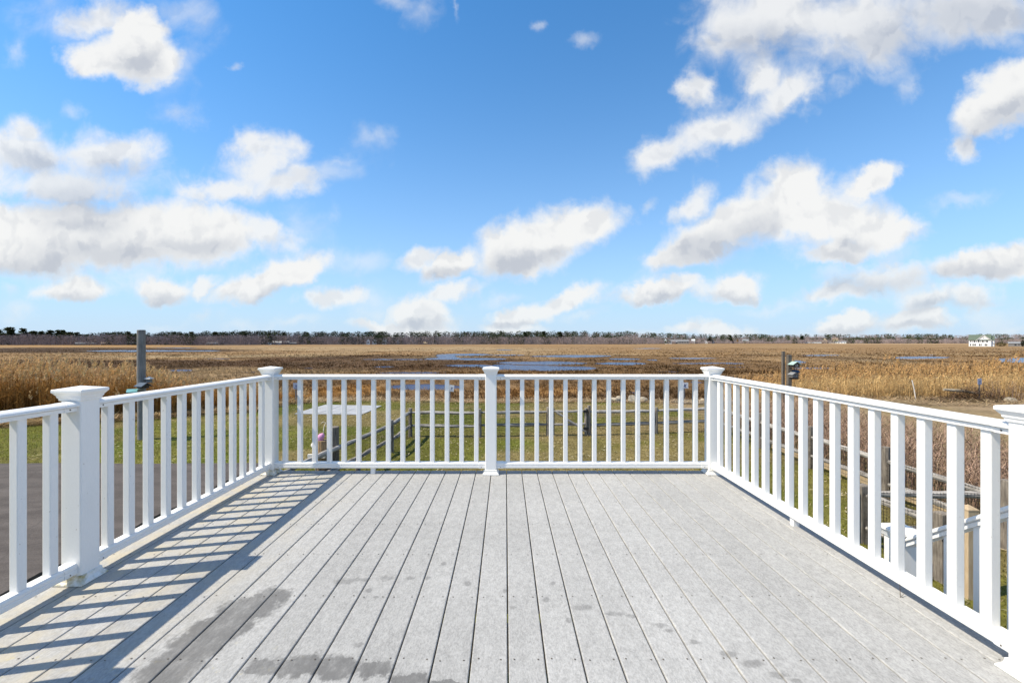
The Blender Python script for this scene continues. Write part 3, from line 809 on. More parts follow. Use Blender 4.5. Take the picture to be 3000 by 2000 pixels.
for (x, y, zt, zb) in ((2.25, 2.46, 2.256, zl + .001), (2.25, 1.245, 3.06, DECK + .002)):
    nw = MB().extrude(round_sq(.052, .008), (x + ox, y + oy, zb), (x + ox, y + oy, zt - .07), up=(0, 1, 0)).build('newel_post', VINYL, st)
    MB().square([(a_, z_ - .998 + zt) for a_, z_ in [(.0525, .925), (.058, .930), (.062, .943), (.067, .956), (.0735, .966), (.0765, .969), (.0765, .981), (.073, .984), (0, .998)]], x + ox, y + oy).build('cap', VINYL, nw)

# a twig left on the planks
tw = MB(); tp = at(2638, 1750, DECK)
tw.tube([(0, 0, .001), (.001, .004, .045), (.003, .006, .062)], [.0013, .0011, .0007], 5); tw.tube([(.0, 0, .003), (.028, .012, .010)], [.001, .0006], 5)
tag(tw.build('twig', simple('twig_bark', (.10, .07, .05), .9), None, (tp.x, tp.y, DECK + .0005)), 'tiny forked twig standing on the planks by the right railing', 'twig')

# ------------------------------------------------------------------ fences
def fence_post(parent, x, y, h, r=.066, m=None, lean=0.0):
    z0 = gz1(x, y); q = MB(); q.jit = .16
    q.tube([(0, 0, -.12), (0, 0, .25 * h), (lean * .5, 0, .6 * h), (lean, 0, h - .02), (lean, 0, h)], [r * 1.05, r, r * .97, r * .94, r * .84], 9)
    return q.build('post', m or OLDPOST, parent, (x, y, z0), (0, 0, random.random() * 3))


def fence_rail(parent, a, b, r=.056, nm='rail', m=None):
    a, b = Vector(a), Vector(b); q = MB(); q.jit = .14; L = (b - a).length
    pts = []; rad = []
    for k in range(8):
        t = k / 7; off = Vector((random.uniform(-.012, .012), random.uniform(-.012, .012), random.uniform(-.014, .014) - .03 * math.sin(math.pi * t)))
        pts.append((0, 0, L * t) if False else None); pts[-1] = off; rad.append(r * (.58 if k in (0, 7) else random.uniform(.9, 1.1)))
    # rail modelled along its own z axis so that the grain runs along it
    pts = [Vector((p.x, p.y, L * i / 7)) for i, p in enumerate(pts)]
    q.tube(pts, rad, 9)
    return q.build(nm, m or OLDWOOD, parent, a, (b - a).to_track_quat('Z', 'Y').to_euler())


def wire_panel(parent, a, b, h=.86, step=.052, vstep=.10, t=.0026):
    a, b = Vector(a), Vector(b); d = (b - a); L = d.length; d.normalize(); q = MB(); nrm = Vector((d.y, -d.x, 0))
    def wire(p0, p1, u):
        q.face_set([p0 - u * t, p0 + u * t, p1 + u * t, p1 - u * t], [(0, 1, 2, 3)]); q.face_set([p0 - nrm * t, p0 + nrm * t, p1 + nrm * t, p1 - nrm * t], [(0, 1, 2, 3)])
    k = 0
    while k * step < L:
        p = a + d * (k * step); jz = random.uniform(-.004, .004); wire(p + Vector((0, 0, .02)), p + Vector((jz, 0, h)), d); k += 1
    for i in range(int(h / vstep) + 1):
        z = Vector((0, 0, .03 + i * vstep)); wire(a + z, b + z, Vector((0, 0, 1)))
    return q.build('wire_mesh', WIRE, parent)


def fence_run(parent, P, rail_z=(.84, .39), r=.057, hgt=None, posts=True, side=.05, skip=()):
    for k, (x, y) in enumerate(P):
        if posts: fence_post(parent, x, y, (hgt[k] if hgt else .98), lean=random.uniform(-.012, .012))
    for k in range(len(P) - 1):
        if k in skip: continue
        a, b = Vector((*P[k], 0)), Vector((*P[k + 1], 0)); za, zb = gz1(*P[k]), gz1(*P[k + 1])
        for z in rail_z:
            fence_rail(parent, a + Vector((0, 0, z + za + random.uniform(-.02, .02))), b + Vector((0, 0, z + zb + random.uniform(-.02, .02))), r)
        d = (b - a).normalized(); nn = Vector((d.y, -d.x, 0)) * side
        wire_panel(parent, a + nn + Vector((0, 0, za)), b + nn + Vector((0, 0, zb)))


yard = empty('split_rail_fence', (-3.32, 15.07, 0), 0, 'weathered grey split rail fence with wire mesh round the back of the yard', 'fence')
yard.location = (0, 0, 0)
BK = [(-3.32, 15.07), (-.89, 14.96), (1.50, 15.25)]
fence_run(yard, BK, hgt=[1.0, .98, 1.02])
fence_run(yard, [(2.96, 15.3), (5.45, 15.64), (8.0, 16.1)], hgt=[1.07, .95, 1.0])
LF = [(-3.32, 15.07), (-3.40, 12.88), (-3.72, 10.9), (-4.15, 8.37), (-4.6, 6.2)]
fence_run(yard, LF, hgt=[1, .99, .98, .98, .95], posts=False, side=-.05)
for x, y in LF[1:]: fence_post(yard, x, y, .98)
RF = [(8.0, 16.1), (7.98, 13.55), (7.99, 11.34), (8.0, 9.09), (8.02, 6.9), (8.05, 4.7)]
fence_run(yard, RF, hgt=[1.0] * 6, rail_z=(.80, .34), posts=False, side=.05)
for x, y in RF[1:]: fence_post(yard, x, y, 1.10, .085)

cross = empty('split_rail_fence', (0, 0, 0), 0, 'short run of split rail fence with square post beside the stairs', 'fence')
for (x, y, h, w2, mm) in ((5.90, 7.13, .95, .075, OLDPOST), (6.03, 5.96, .95, .07, OLDPOST)):
    MB().square([(w2, -.1), (w2, h - .015), (w2 * .9, h)], 0, 0).build('post', mm, cross, (x, y, gz1(x, y)))
MB().square([(.02, -.1), (.02, 1.05)], 0, 0).build('stake', OLDPOST, cross, (5.62, 7.05, gz1(5.62, 7.05)))
for z in (.80, .22): fence_rail(cross, (5.98, 7.13, z), (8.0, 7.02, z + .02), .058)
for z in (.80, .28): fence_rail(cross, (5.88, 7.02, z), (6.03, 5.98, z - .02), .055)
wire_panel(cross, (5.98, 7.08, 0), (7.95, 6.97, 0)); wire_panel(cross, (5.83, 7.02, 0), (5.97, 5.98, 0))

gp = empty('gate_post', (6.0, 5.6, gz1(6, 5.6)), 0, 'fresh yellow pine gate post with a pointed top beyond the stairs', 'post')
MB().square([(.07, -.1), (.07, 1.13)], 0, 0).build('shaft', NEWWOOD, gp); MB().square([(.072, 1.132), (.072, 1.15), (0, 1.20)], 0, 0).build('pointed_top', NEWWOOD, gp)
lt = MB(); lt.box(-.055, .255, .585, .05, .285, .65); lt.tube([(-.03, .262, .66), (-.06, .255, .69), (-.02, .258, .71), (.01, .262, .68)], [.011] * 4, 6)
lt.build('latch', BLACK, gp)

gate = empty('field_gate', (1.62, 15.27, gz1(1.62, 15.27)), 0, 'rail and wire gate with diagonal brace in the back fence', 'gate')
gb = gate.location
for x in (.06, 1.22):
    q = MB(); q.jit = .12; q.tube([(0, 0, .04), (0, 0, .5), (0, 0, .98)], [.055, .055, .052], 8); q.build('stile', OLDPOST, gate, (x, 0, 0))
for z in (.86, .40): fence_rail(gate, Vector((.05, -.02, z)), Vector((1.22, -.02, z + .02)), .045)
fence_rail(gate, Vector((.10, -.07, .90)), Vector((1.20, -.07, .16)), .042, 'brace')
wp = wire_panel(gate, (.04, .05, .02), (1.24, .05, .02))
for z in (.87, .27): MB().box(1.12, -.085, z - .05, 1.30, -.066, z + .05).build('hinge', BLACK, gate)

# ------------------------------------------------------------------ poles, birdhouses, signs
def birdhouse(x, y, z, rz, wdt, dep, hgt, body, roof, label, over=.05, hole=True, ring=False, shed=False):
    o = empty('birdhouse', (x, y, z), rz, label, 'birdhouse')
    w_, d_ = wdt / 2, dep / 2; rh = wdt * .34
    q = MB(); q.face_set([(-w_, -d_, 0), (w_, -d_, 0), (w_, -d_, hgt), (0, -d_, hgt + rh), (-w_, -d_, hgt), (-w_, d_, 0), (w_, d_, 0), (w_, d_, hgt), (0, d_, hgt + rh), (-w_, d_, hgt)],
                         [(0, 1, 2, 3, 4), (9, 8, 7, 6, 5), (0, 5, 6, 1), (1, 6, 7, 2), (4, 9, 5, 0), (2, 7, 8, 3), (3, 8, 9, 4)])
    bo = q.build('box', body, o)
    for s in (-1, 1):
        a = Vector((0, 0, hgt + rh + .012)); e = Vector((s * (w_ + over), 0, hgt - over * rh / w_ + .012)); up = Vector((0, 0, .02))
        r_ = MB(); y0, y1 = -d_ - over, d_ + over * .6
        vs = [Vector((p.x, yy, p.z)) + u for u in (Vector((0, 0, 0)), up) for yy in (y0, y1) for p in (a, e)]
        r_.face_set(vs, [(0, 1, 3, 2), (4, 6, 7, 5), (0, 4, 5, 1), (2, 3, 7, 6), (0, 2, 6, 4), (1, 5, 7, 3)]); r_.build('roof_board', roof, o)
    if hole:
        h_ = MB(); h_.tube([(0, -d_ + .004, hgt * .62), (0, -d_ - .004, hgt * .62)], [wdt * .13] * 2, 12); h_.build('entrance_hole', BLACK, bo)
        if ring:
            r2 = MB(); n = 14; vs = []; fs = []
            for i in range(n):
                t = 2 * math.pi * i / n
                for rr_ in (wdt * .135, wdt * .20): vs.append((rr_ * math.cos(t), -d_ - .006, hgt * .62 + rr_ * math.sin(t)))
            fs = [(2 * i, 2 * i + 1, (2 * i + 3) % (2 * n), (2 * i + 2) % (2 * n)) for i in range(n)]
            r2.face_set(vs, fs); r2.build('entrance_ring', FOAMW, bo)
    return o


px_, py_ = -12.4, 14.7
q = MB(); q.jit = .03; q.tube([(.03, 0, -.1), (.02, 0, .9), (0, 0, 2.2), (0, 0, 3.70), (0, 0, 3.72)], [.128, .126, .123, .120, .110], 16)
tag(q.build('birdhouse_pole', POLEWOOD, None, (px_, py_, gz1(px_, py_)), smooth=False), 'tall round grey wooden pole standing on the left lawn', 'pole')
birdhouse(-12.45, 14.42, 1.53, R(-58), .17, .20, .12, CREAM, TEAL, 'small tan birdhouse with bright teal roof on the left pole')
birdhouse(-12.14, 14.46, 1.76, R(70), .20, .28, .09, DKWOOD, NAVY, 'dark birdhouse with low black roof on the right side of the pole', .07)
fd = empty('bird_feeder', (-12.13, 14.72, 1.93), 0, 'little pale roofed feeder behind the dark birdhouse on the pole', 'feeder')
MB().box(-.09, -.06, 0, .04, .06, .12).build('box', GREYWALL, fd); MB().square([(.10, .122), (.10, .13), (.0, .20)], -.02, 0).build('roof', FOAMW, fd)

bx, by = 13.62, 21.0; bz = gz1(bx, by)
tag(MB().square([(.055, -.1), (.055, 2.85 - bz)], 0, 0).build('birdhouse_post', DARKPOST, None, (bx, by + .18, bz)), 'slim tall square grey post behind the right railing', 'post')
tag(MB().square([(.082, -.1), (.082, 2.66 - bz), (.07, 2.69 - bz)], 0, 0).build('birdhouse_post', DARKPOST, None, (bx + .17, by, bz)), 'thick square wooden post carrying three birdhouses on the right', 'post')
birdhouse(bx + .26, by - .26, 2.10, R(2), .30, .30, .14, DKWOOD, TEALPALE, 'topmost birdhouse on the right post with pale teal roof and ringed hole', .06, ring=True)
birdhouse(bx + .20, by - .25, 1.62, R(2), .24, .28, .13, GREYWALL, GREYROOF, 'lowest plain grey birdhouse on the right post', .05)
birdhouse(bx + .46, by + .06, 1.50, R(80), .24, .28, .34, DKWOOD, NAVY, 'tall dark birdhouse with navy roof on the side of the right post', .05)


def sign(px, py_top, py_base, zb, wpx, hpx, label, face, mark, tilt=0.0, rz=0.0):
    g = at(px, py_base, zb); s = g.y / FPX; o = empty('marsh_sign', (g.x, g.y, gz1(g.x, g.y)), rz, label, 'sign')
    W, H = wpx * s, hpx * s; zt = CAMZ - (py_top - HY) * s - o.location.z
    q = MB(); q.box(-.035, -.012, -.1, .035, .012, zt - H * .4); q.build('post', GALV, o)
    pn = MB().box(-W / 2, -.024, zt - H, W / 2, -.014, zt).build('panel', face, o); pn.rotation_euler = (0, tilt, 0)
    # dark bird emblem with a line of print below
    c = zt - H * .46; k = W * .30; q = MB(); yy = -.0265
    q.face_set([(-k, yy, c - k * .5), (-k * .1, yy, c - k * .15), (-k * .05, yy, c + k * .9), (k * .3, yy, c + k * .2), (k, yy, c + k * .55), (k * .45, yy, c - k * .35), (k * .5, yy, c - k * 1.1), (-k * .05, yy, c - k * .55)],
               [(0, 7, 1), (1, 7, 5, 3), (1, 3, 2), (3, 5, 4), (5, 7, 6)])
    for i, ww in ((0, .8), (1, .6)):
        zz = zt - H * (.80 + .08 * i); q.face_set([(-W * ww / 2, yy, zz), (W * ww / 2, yy, zz), (W * ww / 2, yy, zz + H * .03), (-W * ww / 2, yy, zz + H * .03)], [(0, 1, 2, 3)])
    q.build('emblem', mark, pn)


sign(867, 1121, 1181, -.05, 15, 18, 'small blue and white sign on a dark post at the left lawn edge', SIGNPALE, SIGNB)
sign(1318, 1127, 1176, -.05, 15, 19, 'slightly tilted white sign with a blue bird near the middle post', SIGNW, SIGNB, R(7))
sign(2005, 1120, 1166, -.15, 22, 17.5, 'white sign with a dark blue bird by the driftwood', SIGNW, SIGNB)
sign(2869, 1108, 1174, -.05, 12, 18, 'narrow weathered blue sign in front of the right reeds', SIGNPALE, SIGNB)
g0 = at(2683, 1172, -.1); q = MB(); q.tube([(0, 0, -.05), (-.09, 0, .55), (-.22, 0, 1.12)], [.030, .030, .028], 6)
tag(q.build('stake', FOAMW, None, (g0.x, g0.y, gz1(g0.x, g0.y))), 'leaning whitish stake at the foot of the right reeds', 'stake')

# piling cluster with hanging buoy by the left fence
pc = empty('piling_cluster', (-4.05, 9.95, gz1(-4.05, 9.95)), 0, 'cluster of cut wooden pilings with a pale cross plank by the left fence', 'pilings')
for x, y, h, r, m in ((.05, .12, 1.33, .115, OLDPOST), (-.09, -.16, 1.08, .12, LOGWOOD), (-.22, .02, .93, .12, OLDPOST)):
    q = MB(); q.jit = .06; q.tube([(0, 0, -.1), (0, 0, h * .5), (0, 0, h - .01), (0, 0, h)], [r * 1.06, r, r * .98, r * .93], 11); q.build('piling', m, pc, (x, y, 0))
MB().box(-.36, -.34, .72, .03, -.29, .80).build('cross_plank', FOAMW, pc)
bu = empty('lobster_buoy', (-4.24, 9.78, 1.08), 0, 'faded pink and white float hanging from a pale rope on the pilings', 'buoy')
prof_b = [(.02, -.20), (.055, -.195), (.075, -.16), (.082, -.06), (.08, .06), (.068, .13), (.04, .175), (.016, .19)]
rot = Matrix.Rotation(R(38), 4, 'Y')


def lathe(prof, n=14):
    q = MB(); vs = [(r * math.cos(2 * math.pi * i / n), r * math.sin(2 * math.pi * i / n), z) for r, z in prof for i in range(n)]; m = len(prof)
    fs = [(k * n + i, k * n + (i + 1) % n, (k + 1) * n + (i + 1) % n, (k + 1) * n + i) for k in range(m - 1) for i in range(n)] + [tuple(range(n))[::-1], tuple(range((m - 1) * n, m * n))]
    return q.face_set(vs, fs)


lathe(prof_b[3:]).build('float_body', PINK, bu, rot=(0, R(38), 0), smooth=False); lathe([(.02, -.20), (.055, -.195), (.075, -.16), (.0825, -.0605)]).build('float_tip', FOAMW, bu, rot=(0, R(38), 0))
tpp = rot @ Vector((0, 0, .185)); q = MB(); q.tube([tpp, tpp + Vector((.005, 0, .08)), tpp + Vector((.01, .02, .17)), tpp + Vector((.03, .06, .245)), tpp + Vector((-.02, .05, .26)), tpp + Vector((-.07, .04, .235))], [.009, .014, .009, .012, .009, .006], 6); q.build('rope', ROPE, bu)

# grey sheet on the lawn, laid from panels
A, B_, C_, D_ = (at(*p) for p in ((862, 1213), (1059, 1215), (1119, 1189), (953, 1186)))
shp = empty('ground_sheet', (0, 0, 0), 0, 'flat pale grey sheet of panels lying on the left lawn', 'sheet')
for i in range(3):
    for j in range(2):
        def uv(u, v): return (A * (1 - u) + B_ * u) * (1 - v) + (D_ * (1 - u) + C_ * u) * v
        g = .004; u0, u1, v0, v1 = i / 3 + g, (i + 1) / 3 - g, j / 2 + g, (j + 1) / 2 - g
        zz = .03 + random.uniform(0, .008); c4 = [uv(u0, v0), uv(u1, v0), uv(u1, v1), uv(u0, v1)]
        vs = [(p.x, p.y, gz1(p.x, p.y) + k) for k in (-.01, zz) for p in c4]
        MB().face_set(vs, [(3, 2, 1, 0), (4, 5, 6, 7), (0, 1, 5, 4), (1, 2, 6, 5), (2, 3, 7, 6), (3, 0, 4, 7)]).build('panel', SHEET, shp)


def rock(name, px, py, w, d, h, label, seed, rz=0, m=STONE, parent=None):
    import bmesh
    bm = bmesh.new(); bmesh.ops.create_icosphere(bm, subdivisions=3, radius=1)
    r2 = np.random.default_rng(seed); dirs = r2.normal(size=(9, 3)); dirs /= np.linalg.norm(dirs, axis=1)[:, None]; cut = r2.uniform(.55, .95, 9)
    for v in bm.verts:
        p = np.array(v.co)
        for dd, cc in zip(dirs, cut):
            e = p @ dd
            if e > cc: p = p - dd * (e - cc) * .9
        p = p * (1 + .06 * math.sin(p[0] * 7 + seed) * math.cos(p[1] * 5)); v.co = (p[0] * w / 2, p[1] * d / 2, (p[2] + .55) * h / 1.5)
    me = bpy.data.meshes.new(name); bm.to_mesh(me); bm.free(); me.materials.append(m)
    g = at(px, py, -.1); o = link(name, me, parent, (g.x, g.y, gz1(g.x, g.y) - .03), (0, 0, rz))
    return tag(o, label, 'rock', 'rocks at the lawn edge')


rock('rock', 1797, 1182, 1.05, .55, .30, 'leftmost long pale rock at the lawn edge behind the back fence', 3)
rock('rock', 1816, 1172, .62, .45, .42, 'pale rock sitting highest at the back of the lawn edge group', 4, .4)
rock('rock', 1851, 1183, .85, .6, .42, 'bulky tan rock in the middle of the lawn edge group', 5, .8)
rock('rock', 1880, 1181, .75, .5, .32, 'rightmost tan rock of the lawn edge group', 6, .2)
rock('rock', 2060, 1178, .55, .4, .26, 'small white rock near the right corner post', 8, .5)
rock('rock', 2960, 1182, .7, .5, .3, 'low pale rock beside the brush pile on the far right', 9, .2)


# ------------------------------------------------------------------ vegetation
def cone_tris(base, tip, width, az):
    """thin triangles from base to tip, (n,3) each"""
    sd = np.stack([np.cos(az), np.sin(az), np.zeros_like(az)], -1) * (width / 2)[:, None]
    return np.stack([base - sd, base + sd, tip], 1)


def jit(c, n, a=.18, b=.05):
    k = rng.uniform(1 - a, 1 + a, (n, 1)); return np.clip(c * k * rng.uniform(1 - b, 1 + b, (n, 3)), .005, 1)


def reeds(name, n, x0, x1, dmin, dmax, hfun, wind, label, plume_col, stalk_col, leafiness=4, plume=.3):
    xp = rng.uniform(x0, x1, n); ye = np.interp(xp, EX, EY)
    d = dmin + (dmax - dmin) * rng.uniform(0, 1, n) ** 1.3; Y = ye + d + (fbm(xp * .02, d * 0, 71) - .5) * 1.6
    X = (xp - CX) / FPX * Y; Z = gz(X, Y); patch = fbm(X * .7, Y * .7, 72); has = rng.uniform(0, 1, n) < plume * (.4 + 1.3 * patch)
    h = hfun(xp) * np.where(has, rng.uniform(.88, 1.22, n), rng.uniform(.55, .95, n)) * (.74 + .52 * patch)
    base = np.stack([X, Y, Z], -1); lean = rng.normal(0, .10, (n, 2)) + wind * rng.uniform(.2, 1.4, (n, 1)) * np.array((1, .2))
    broken = rng.uniform(0, 1, n) < .07; lean[broken] *= 5.5; h = np.where(broken, h * .6, h)
    top = base + np.stack([lean[:, 0] * h, lean[:, 1] * h, h], -1)
    T = []; Cc = []; tone = stalk_col * (.62 + .76 * fbm(X * .45, Y * .45, 73))[:, None]
    az = rng.uniform(0, math.pi, n); wd = rng.uniform(.012, .022, n)
    T.append(cone_tris(base, top, wd * 1.6, az)); Cc.append(np.clip(tone * rng.uniform(.6, 1.45, (n, 1)), .01, 1))
    for k in range(leafiness):
        t = rng.uniform(.08, .9, n)[:, None]; p = base * (1 - t) + top * t; a = rng.uniform(0, 2 * math.pi, n); L = rng.uniform(.22, .55, n)
        tip = p + np.stack([np.cos(a) * L * .6 + wind * L * 1.2, np.sin(a) * L * .6, rng.uniform(-.4, .75, n) * L], -1)
        T.append(cone_tris(p, tip, rng.uniform(.016, .034, n), a + 1.57)); Cc.append(np.clip(tone * 1.1 * rng.uniform(.5, 1.6, (n, 1)), .01, 1))
    m = has.sum(); droop = rng.uniform(.3, 1.2, m); sgn = np.where(rng.uniform(0, 1, m) < .75, 1, -1)
    for k in range(13):
        s_ = k / 12; p = top[has] + np.stack([sgn * droop * .10 * s_ ** 2 + rng.normal(0, .010, m), rng.normal(0, .012, m), -.16 + .46 * s_ - .15 * droop * s_ ** 2], -1)
        a = rng.uniform(0, 2 * math.pi, m); L = rng.uniform(.10, .20, m) * (1.2 - .5 * s_)
        tip = p + np.stack([np.cos(a) * .05 + sgn * droop * .05 + wind * .25, np.sin(a) * .05, L * (.7 - .6 * droop * s_)], -1)
        T.append(cone_tris(p, tip, rng.uniform(.045, .085, m) * (1.15 - .5 * s_), a)); Cc.append(jit(plume_col, m, .3))
    o = soup(name, np.concatenate(T), np.concatenate(Cc), FOLI); tag(o, label, 'reeds', kind='stuff'); return o


GOLD = np.array((.50, .265, .075)); GOLDP = np.array((.60, .42, .22)); STR = np.array((.55, .40, .20))
reeds('tall_reeds', 14500, -700, 560, .0, 5.5, lambda x: np.interp(x, [-400, 0, 200, 400, 560], [2.15, 2.05, 2.0, 1.8, 1.5]), .05, 'tall golden brown reeds with feathery plumes on the left', GOLDP * 1.2, GOLD * .74, 4, .17)
reeds('low_reeds', 4600, 430, 900, .1, 6.5, lambda x: np.interp(x, [430, 560, 700, 800, 900], [1.45, 1.25, 1.0, .75, .5]), .04, 'shorter brown reeds behind the left corner post', GOLDP, GOLD * .8, 4, .14)
reeds('tall_reeds', 16000, 2080, 3500, .9, 15, lambda x: np.interp(x, [2080, 2200, 2350, 2500, 2700, 3000, 3500], [.7, 1.25, 1.6, 1.8, 1.85, 2.1, 2.2]), .13, 'tall straw coloured reeds bending in the wind on the right', np.array((.52, .315, .135)), STR * np.array((1.05, .98, .9)), 4, .14)


def litter():
    """flattened thatch at the foot of the reeds"""
    T = []; Cc = []
    for n, x0, x1, d0, d1, h, c in ((9000, -350, 900, -.9, .9, .22, np.array((.50, .36, .19))), (3500, 900, 2250, -.7, 1.0, .12, np.array((.46, .34, .20))), (6500, 2150, 3500, -2.0, 1.6, .16, np.array((.46, .34, .20)))):
        xp = rng.uniform(x0, x1, n); Y = np.interp(xp, EX, EY) + rng.uniform(d0, d1, n); X = (xp - CX) / FPX * Y
        p = np.stack([X, Y, gz(X, Y) + rng.uniform(.0, h, n)], -1); a = rng.uniform(0, 6.28, n); L = rng.uniform(.25, .8, n)
        tip = p + np.stack([np.cos(a) * L, np.sin(a) * L, rng.uniform(-.08, .18, n)], -1); tip[:, 2] = np.maximum(tip[:, 2], gz(tip[:, 0], tip[:, 1]) + .01)
        T.append(cone_tris(p, tip, rng.uniform(.018, .04, n), a + 1.57)); Cc.append(jit(c, n, .4))
    tag(soup('reed_litter', np.concatenate(T), np.concatenate(Cc), FOLI), 'pale flattened reed straw along the lawn edge', 'straw', kind='stuff')


litter()


def marsh_grass():
    T = []; Cc = []
    for n, y0, y1, h0, h1, nb, wk in ((15000, 1088, 1182, .20, .48, 7, .045), (15000, 1040, 1095, .18, .36, 5, .12), (7000, 1018, 1045, .16, .30, 4, .45)):
        xp = rng.uniform(-120, 3120, n); yp = rng.uniform(y0, y1, n); Y = FPX * (CAMZ - MARSH) / (yp - HY); X = (xp - CX) / FPX * Y
        pf = pool_field(X, Y); d = shore(X, Y); ok = (pf < np.where(yp > 1100, -.22, -.06)) & (d > .2) & (rng.uniform(0, 1, n) < .35 + .9 * fbm(X * .25, Y * .2, 81))
        X, Y = X[ok], Y[ok]; m = len(X); Z = gz(X, Y); c = cover(X, Y); clump = rng.uniform(.6, 1.5, m) * (.7 + .6 * fbm(X * .1, Y * .1, 82))
        flow = 6.28 * fbm(X * .12, Y * .12, 83)
        for k in range(nb):
            a = flow + rng.normal(0, 1.0, m); L = rng.uniform(h0, h1, m) * clump; rad = wk * 3
            p = np.stack([X + rng.normal(0, rad, m), Y + rng.normal(0, rad, m), Z - .01], -1); sp = rng.uniform(.35, 1.3, m)
            tip = p + np.stack([np.cos(a) * L * sp, np.sin(a) * L * sp, L * rng.uniform(.45, 1, m)], -1)
            T.append(cone_tris(p, tip, wk * rng.uniform(.7, 1.6, m), a + 1.57)); Cc.append(np.clip(c * rng.uniform(.6, 1.5, (m, 1)), .008, 1))
    tag(soup('marsh_grass', np.concatenate(T), np.concatenate(Cc), FOLI), 'brown and straw coloured marsh grass across the flats', 'grass', kind='stuff')


marsh_grass()


def lawn():
    T = []; Cc = []
    for n, xa, xb, ya, yb, s in ((175000, -19, 9.0, 9.0, 25, 1.0), (22000, 2.2, 8.4, 3.6, 9.0, .8), (6000, -6.4, -2.4, 4.2, 9, .8)):
        X = rng.uniform(xa, xb, n); Y = rng.uniform(ya, yb, n)
        keep = (shore(X, Y) < .25) & ~((X < -6.45) & (Y < yE + .04)) & (rng.uniform(0, 1, n) < np.where(X > 8.2, .25, 1))
        for (ax, ay), (bx_, by_) in zip(((A.x, A.y), (B_.x, B_.y), (C_.x, C_.y), (D_.x, D_.y)), ((B_.x, B_.y), (C_.x, C_.y), (D_.x, D_.y), (A.x, A.y))): pass
        tx = (X - (A.x + D_.x) / 2); u = (Y - A.y) / (D_.y - A.y); xl = A.x + (D_.x - A.x) * u; xr = B_.x + (C_.x - B_.x) * u
        keep &= ~((u > -.02) & (u < 1.02) & (X > xl) & (X < xr))
        X, Y = X[keep], Y[keep]; m = len(X); c = cover(X, Y); p = np.stack([X, Y, gz(X, Y) - .005], -1); a = rng.uniform(0, 6.28, m); L = rng.uniform(.025, .07, m) * s
        tip = p + np.stack([np.cos(a) * L * .8, np.sin(a) * L * .8, L], -1)
        dead = rng.uniform(0, 1, m) < .16
        cc = np.clip(c * rng.uniform(.75, 1.6, (m, 1)), .01, 1); cc[dead] = jit(np.array((.42, .34, .18)), dead.sum(), .3)
        T.append(cone_tris(p, tip, rng.uniform(.010, .018, m), a + 1.57)); Cc.append(cc)
    tag(soup('lawn_grass', np.concatenate(T), np.concatenate(Cc), LAWNB), 'short yellowish green lawn grass round the deck', 'grass', kind='stuff')
    n = 5200; X = rng.uniform(-14, 9, n); Y = rng.uniform(5, 24, n); k = (shore(X, Y) < .2) & ~((X < -6.45) & (Y < yE)) & ~((X > -4) & (X < 2.1) & (Y < 8.5)); X, Y = X[k], Y[k]; m = len(X)
    p = np.stack([X, Y, gz(X, Y) + .045], -1); a = rng.uniform(0, 6.28, m); L = rng.uniform(.04, .16, m); tip = p + np.stack([np.cos(a) * L, np.sin(a) * L, rng.uniform(-.01, .03, m)], -1)
    tag(soup('leaf_litter', cone_tris(p, tip, rng.uniform(.012, .035, m), a + 1.57), jit(np.array((.58, .49, .33)), m, .3), FOLI), 'dry straw and leaf scraps scattered over the lawn', 'litter', kind='stuff')


lawn()


def brambles(name, n, xa, xb, ya, yb, hmax, c, label):
    X = rng.uniform(xa, xb, n); Y = rng.uniform(ya, yb, n); k = rng.uniform(0, 1, n) < .25 + fbm(X * .7, Y * .7, 91); X, Y = X[k], Y[k]; m = len(X)
    h = hmax * rng.uniform(.45, 1.05, m) * (.65 + .7 * fbm(X * .5, Y * .5, 92)); a = rng.uniform(0, 6.28, m); p0 = np.stack([X, Y, gz(X, Y) - .02], -1)
    bend = rng.uniform(.15, .8, m); T = []; Cc = []; cc = jit(c, m, .35); prev = p0; w0 = rng.uniform(.010, .018, m)
    pts = [p0]
    for t in (.35, .7, 1.0):
        q_ = p0 + np.stack([np.cos(a) * h * bend * t ** 1.7 * .8, np.sin(a) * h * bend * t ** 1.7 * .8, h * (t - .25 * bend * t ** 3)], -1) + rng.normal(0, .03, (m, 3))
        sd = np.stack([np.cos(a + 1.57), np.sin(a + 1.57), 0 * a], -1) * (w0 * (1.15 - .8 * t))[:, None]
        T += [np.stack([prev - sd, prev + sd, q_], 1), np.stack([prev + sd, q_ + sd * .6, q_ - sd * .6], 1)]; Cc += [cc, cc]; prev = q_; pts.append(q_)
    for k in range(6):
        i = rng.integers(1, 3); t = rng.uniform(0, 1, m)[:, None]; p = pts[i] * (1 - t) + pts[i + 1 if i < 3 else 3] * t; b_ = rng.uniform(0, 6.28, m); L = rng.uniform(.12, .42, m)
        tip = p + np.stack([np.cos(b_) * L, np.sin(b_) * L, L * rng.uniform(-.2, 1, m)], -1); T.append(cone_tris(p, tip, rng.uniform(.007, .014, m), b_ + 1.57)); Cc.append(jit(c * 1.1, m, .35))
    tag(soup(name, np.concatenate(T), np.concatenate(Cc), TWIGS), label, 'brambles', kind='stuff')


brambles('bramble_thicket', 5600, 8.5, 12.6, 4.5, 17.5, 1.3, np.array((.34, .23, .165)), 'bare tangled brown brambles along the right fence')
brambles('bare_bushes', 900, 28, 34, 24, 27.5, 1.5, np.array((.33, .24, .18)), 'bare grey brown bushes at the far right lawn edge')
for k, (y0, y1) in enumerate(((5.0, 7.9), (8.0, 10.9), (11.0, 13.9))):
    q = MB(); q.box(8.36, y0, -.02, 8.50, y1, .16); tag(q.build('landscape_timber', simple('tan_timber%d' % k, (.46, .35, .22), .85, .2, 4)), ('nearest', 'middle', 'farthest')[k] + ' tan timber edging the ground outside the right fence', 'timber', 'timber edging')

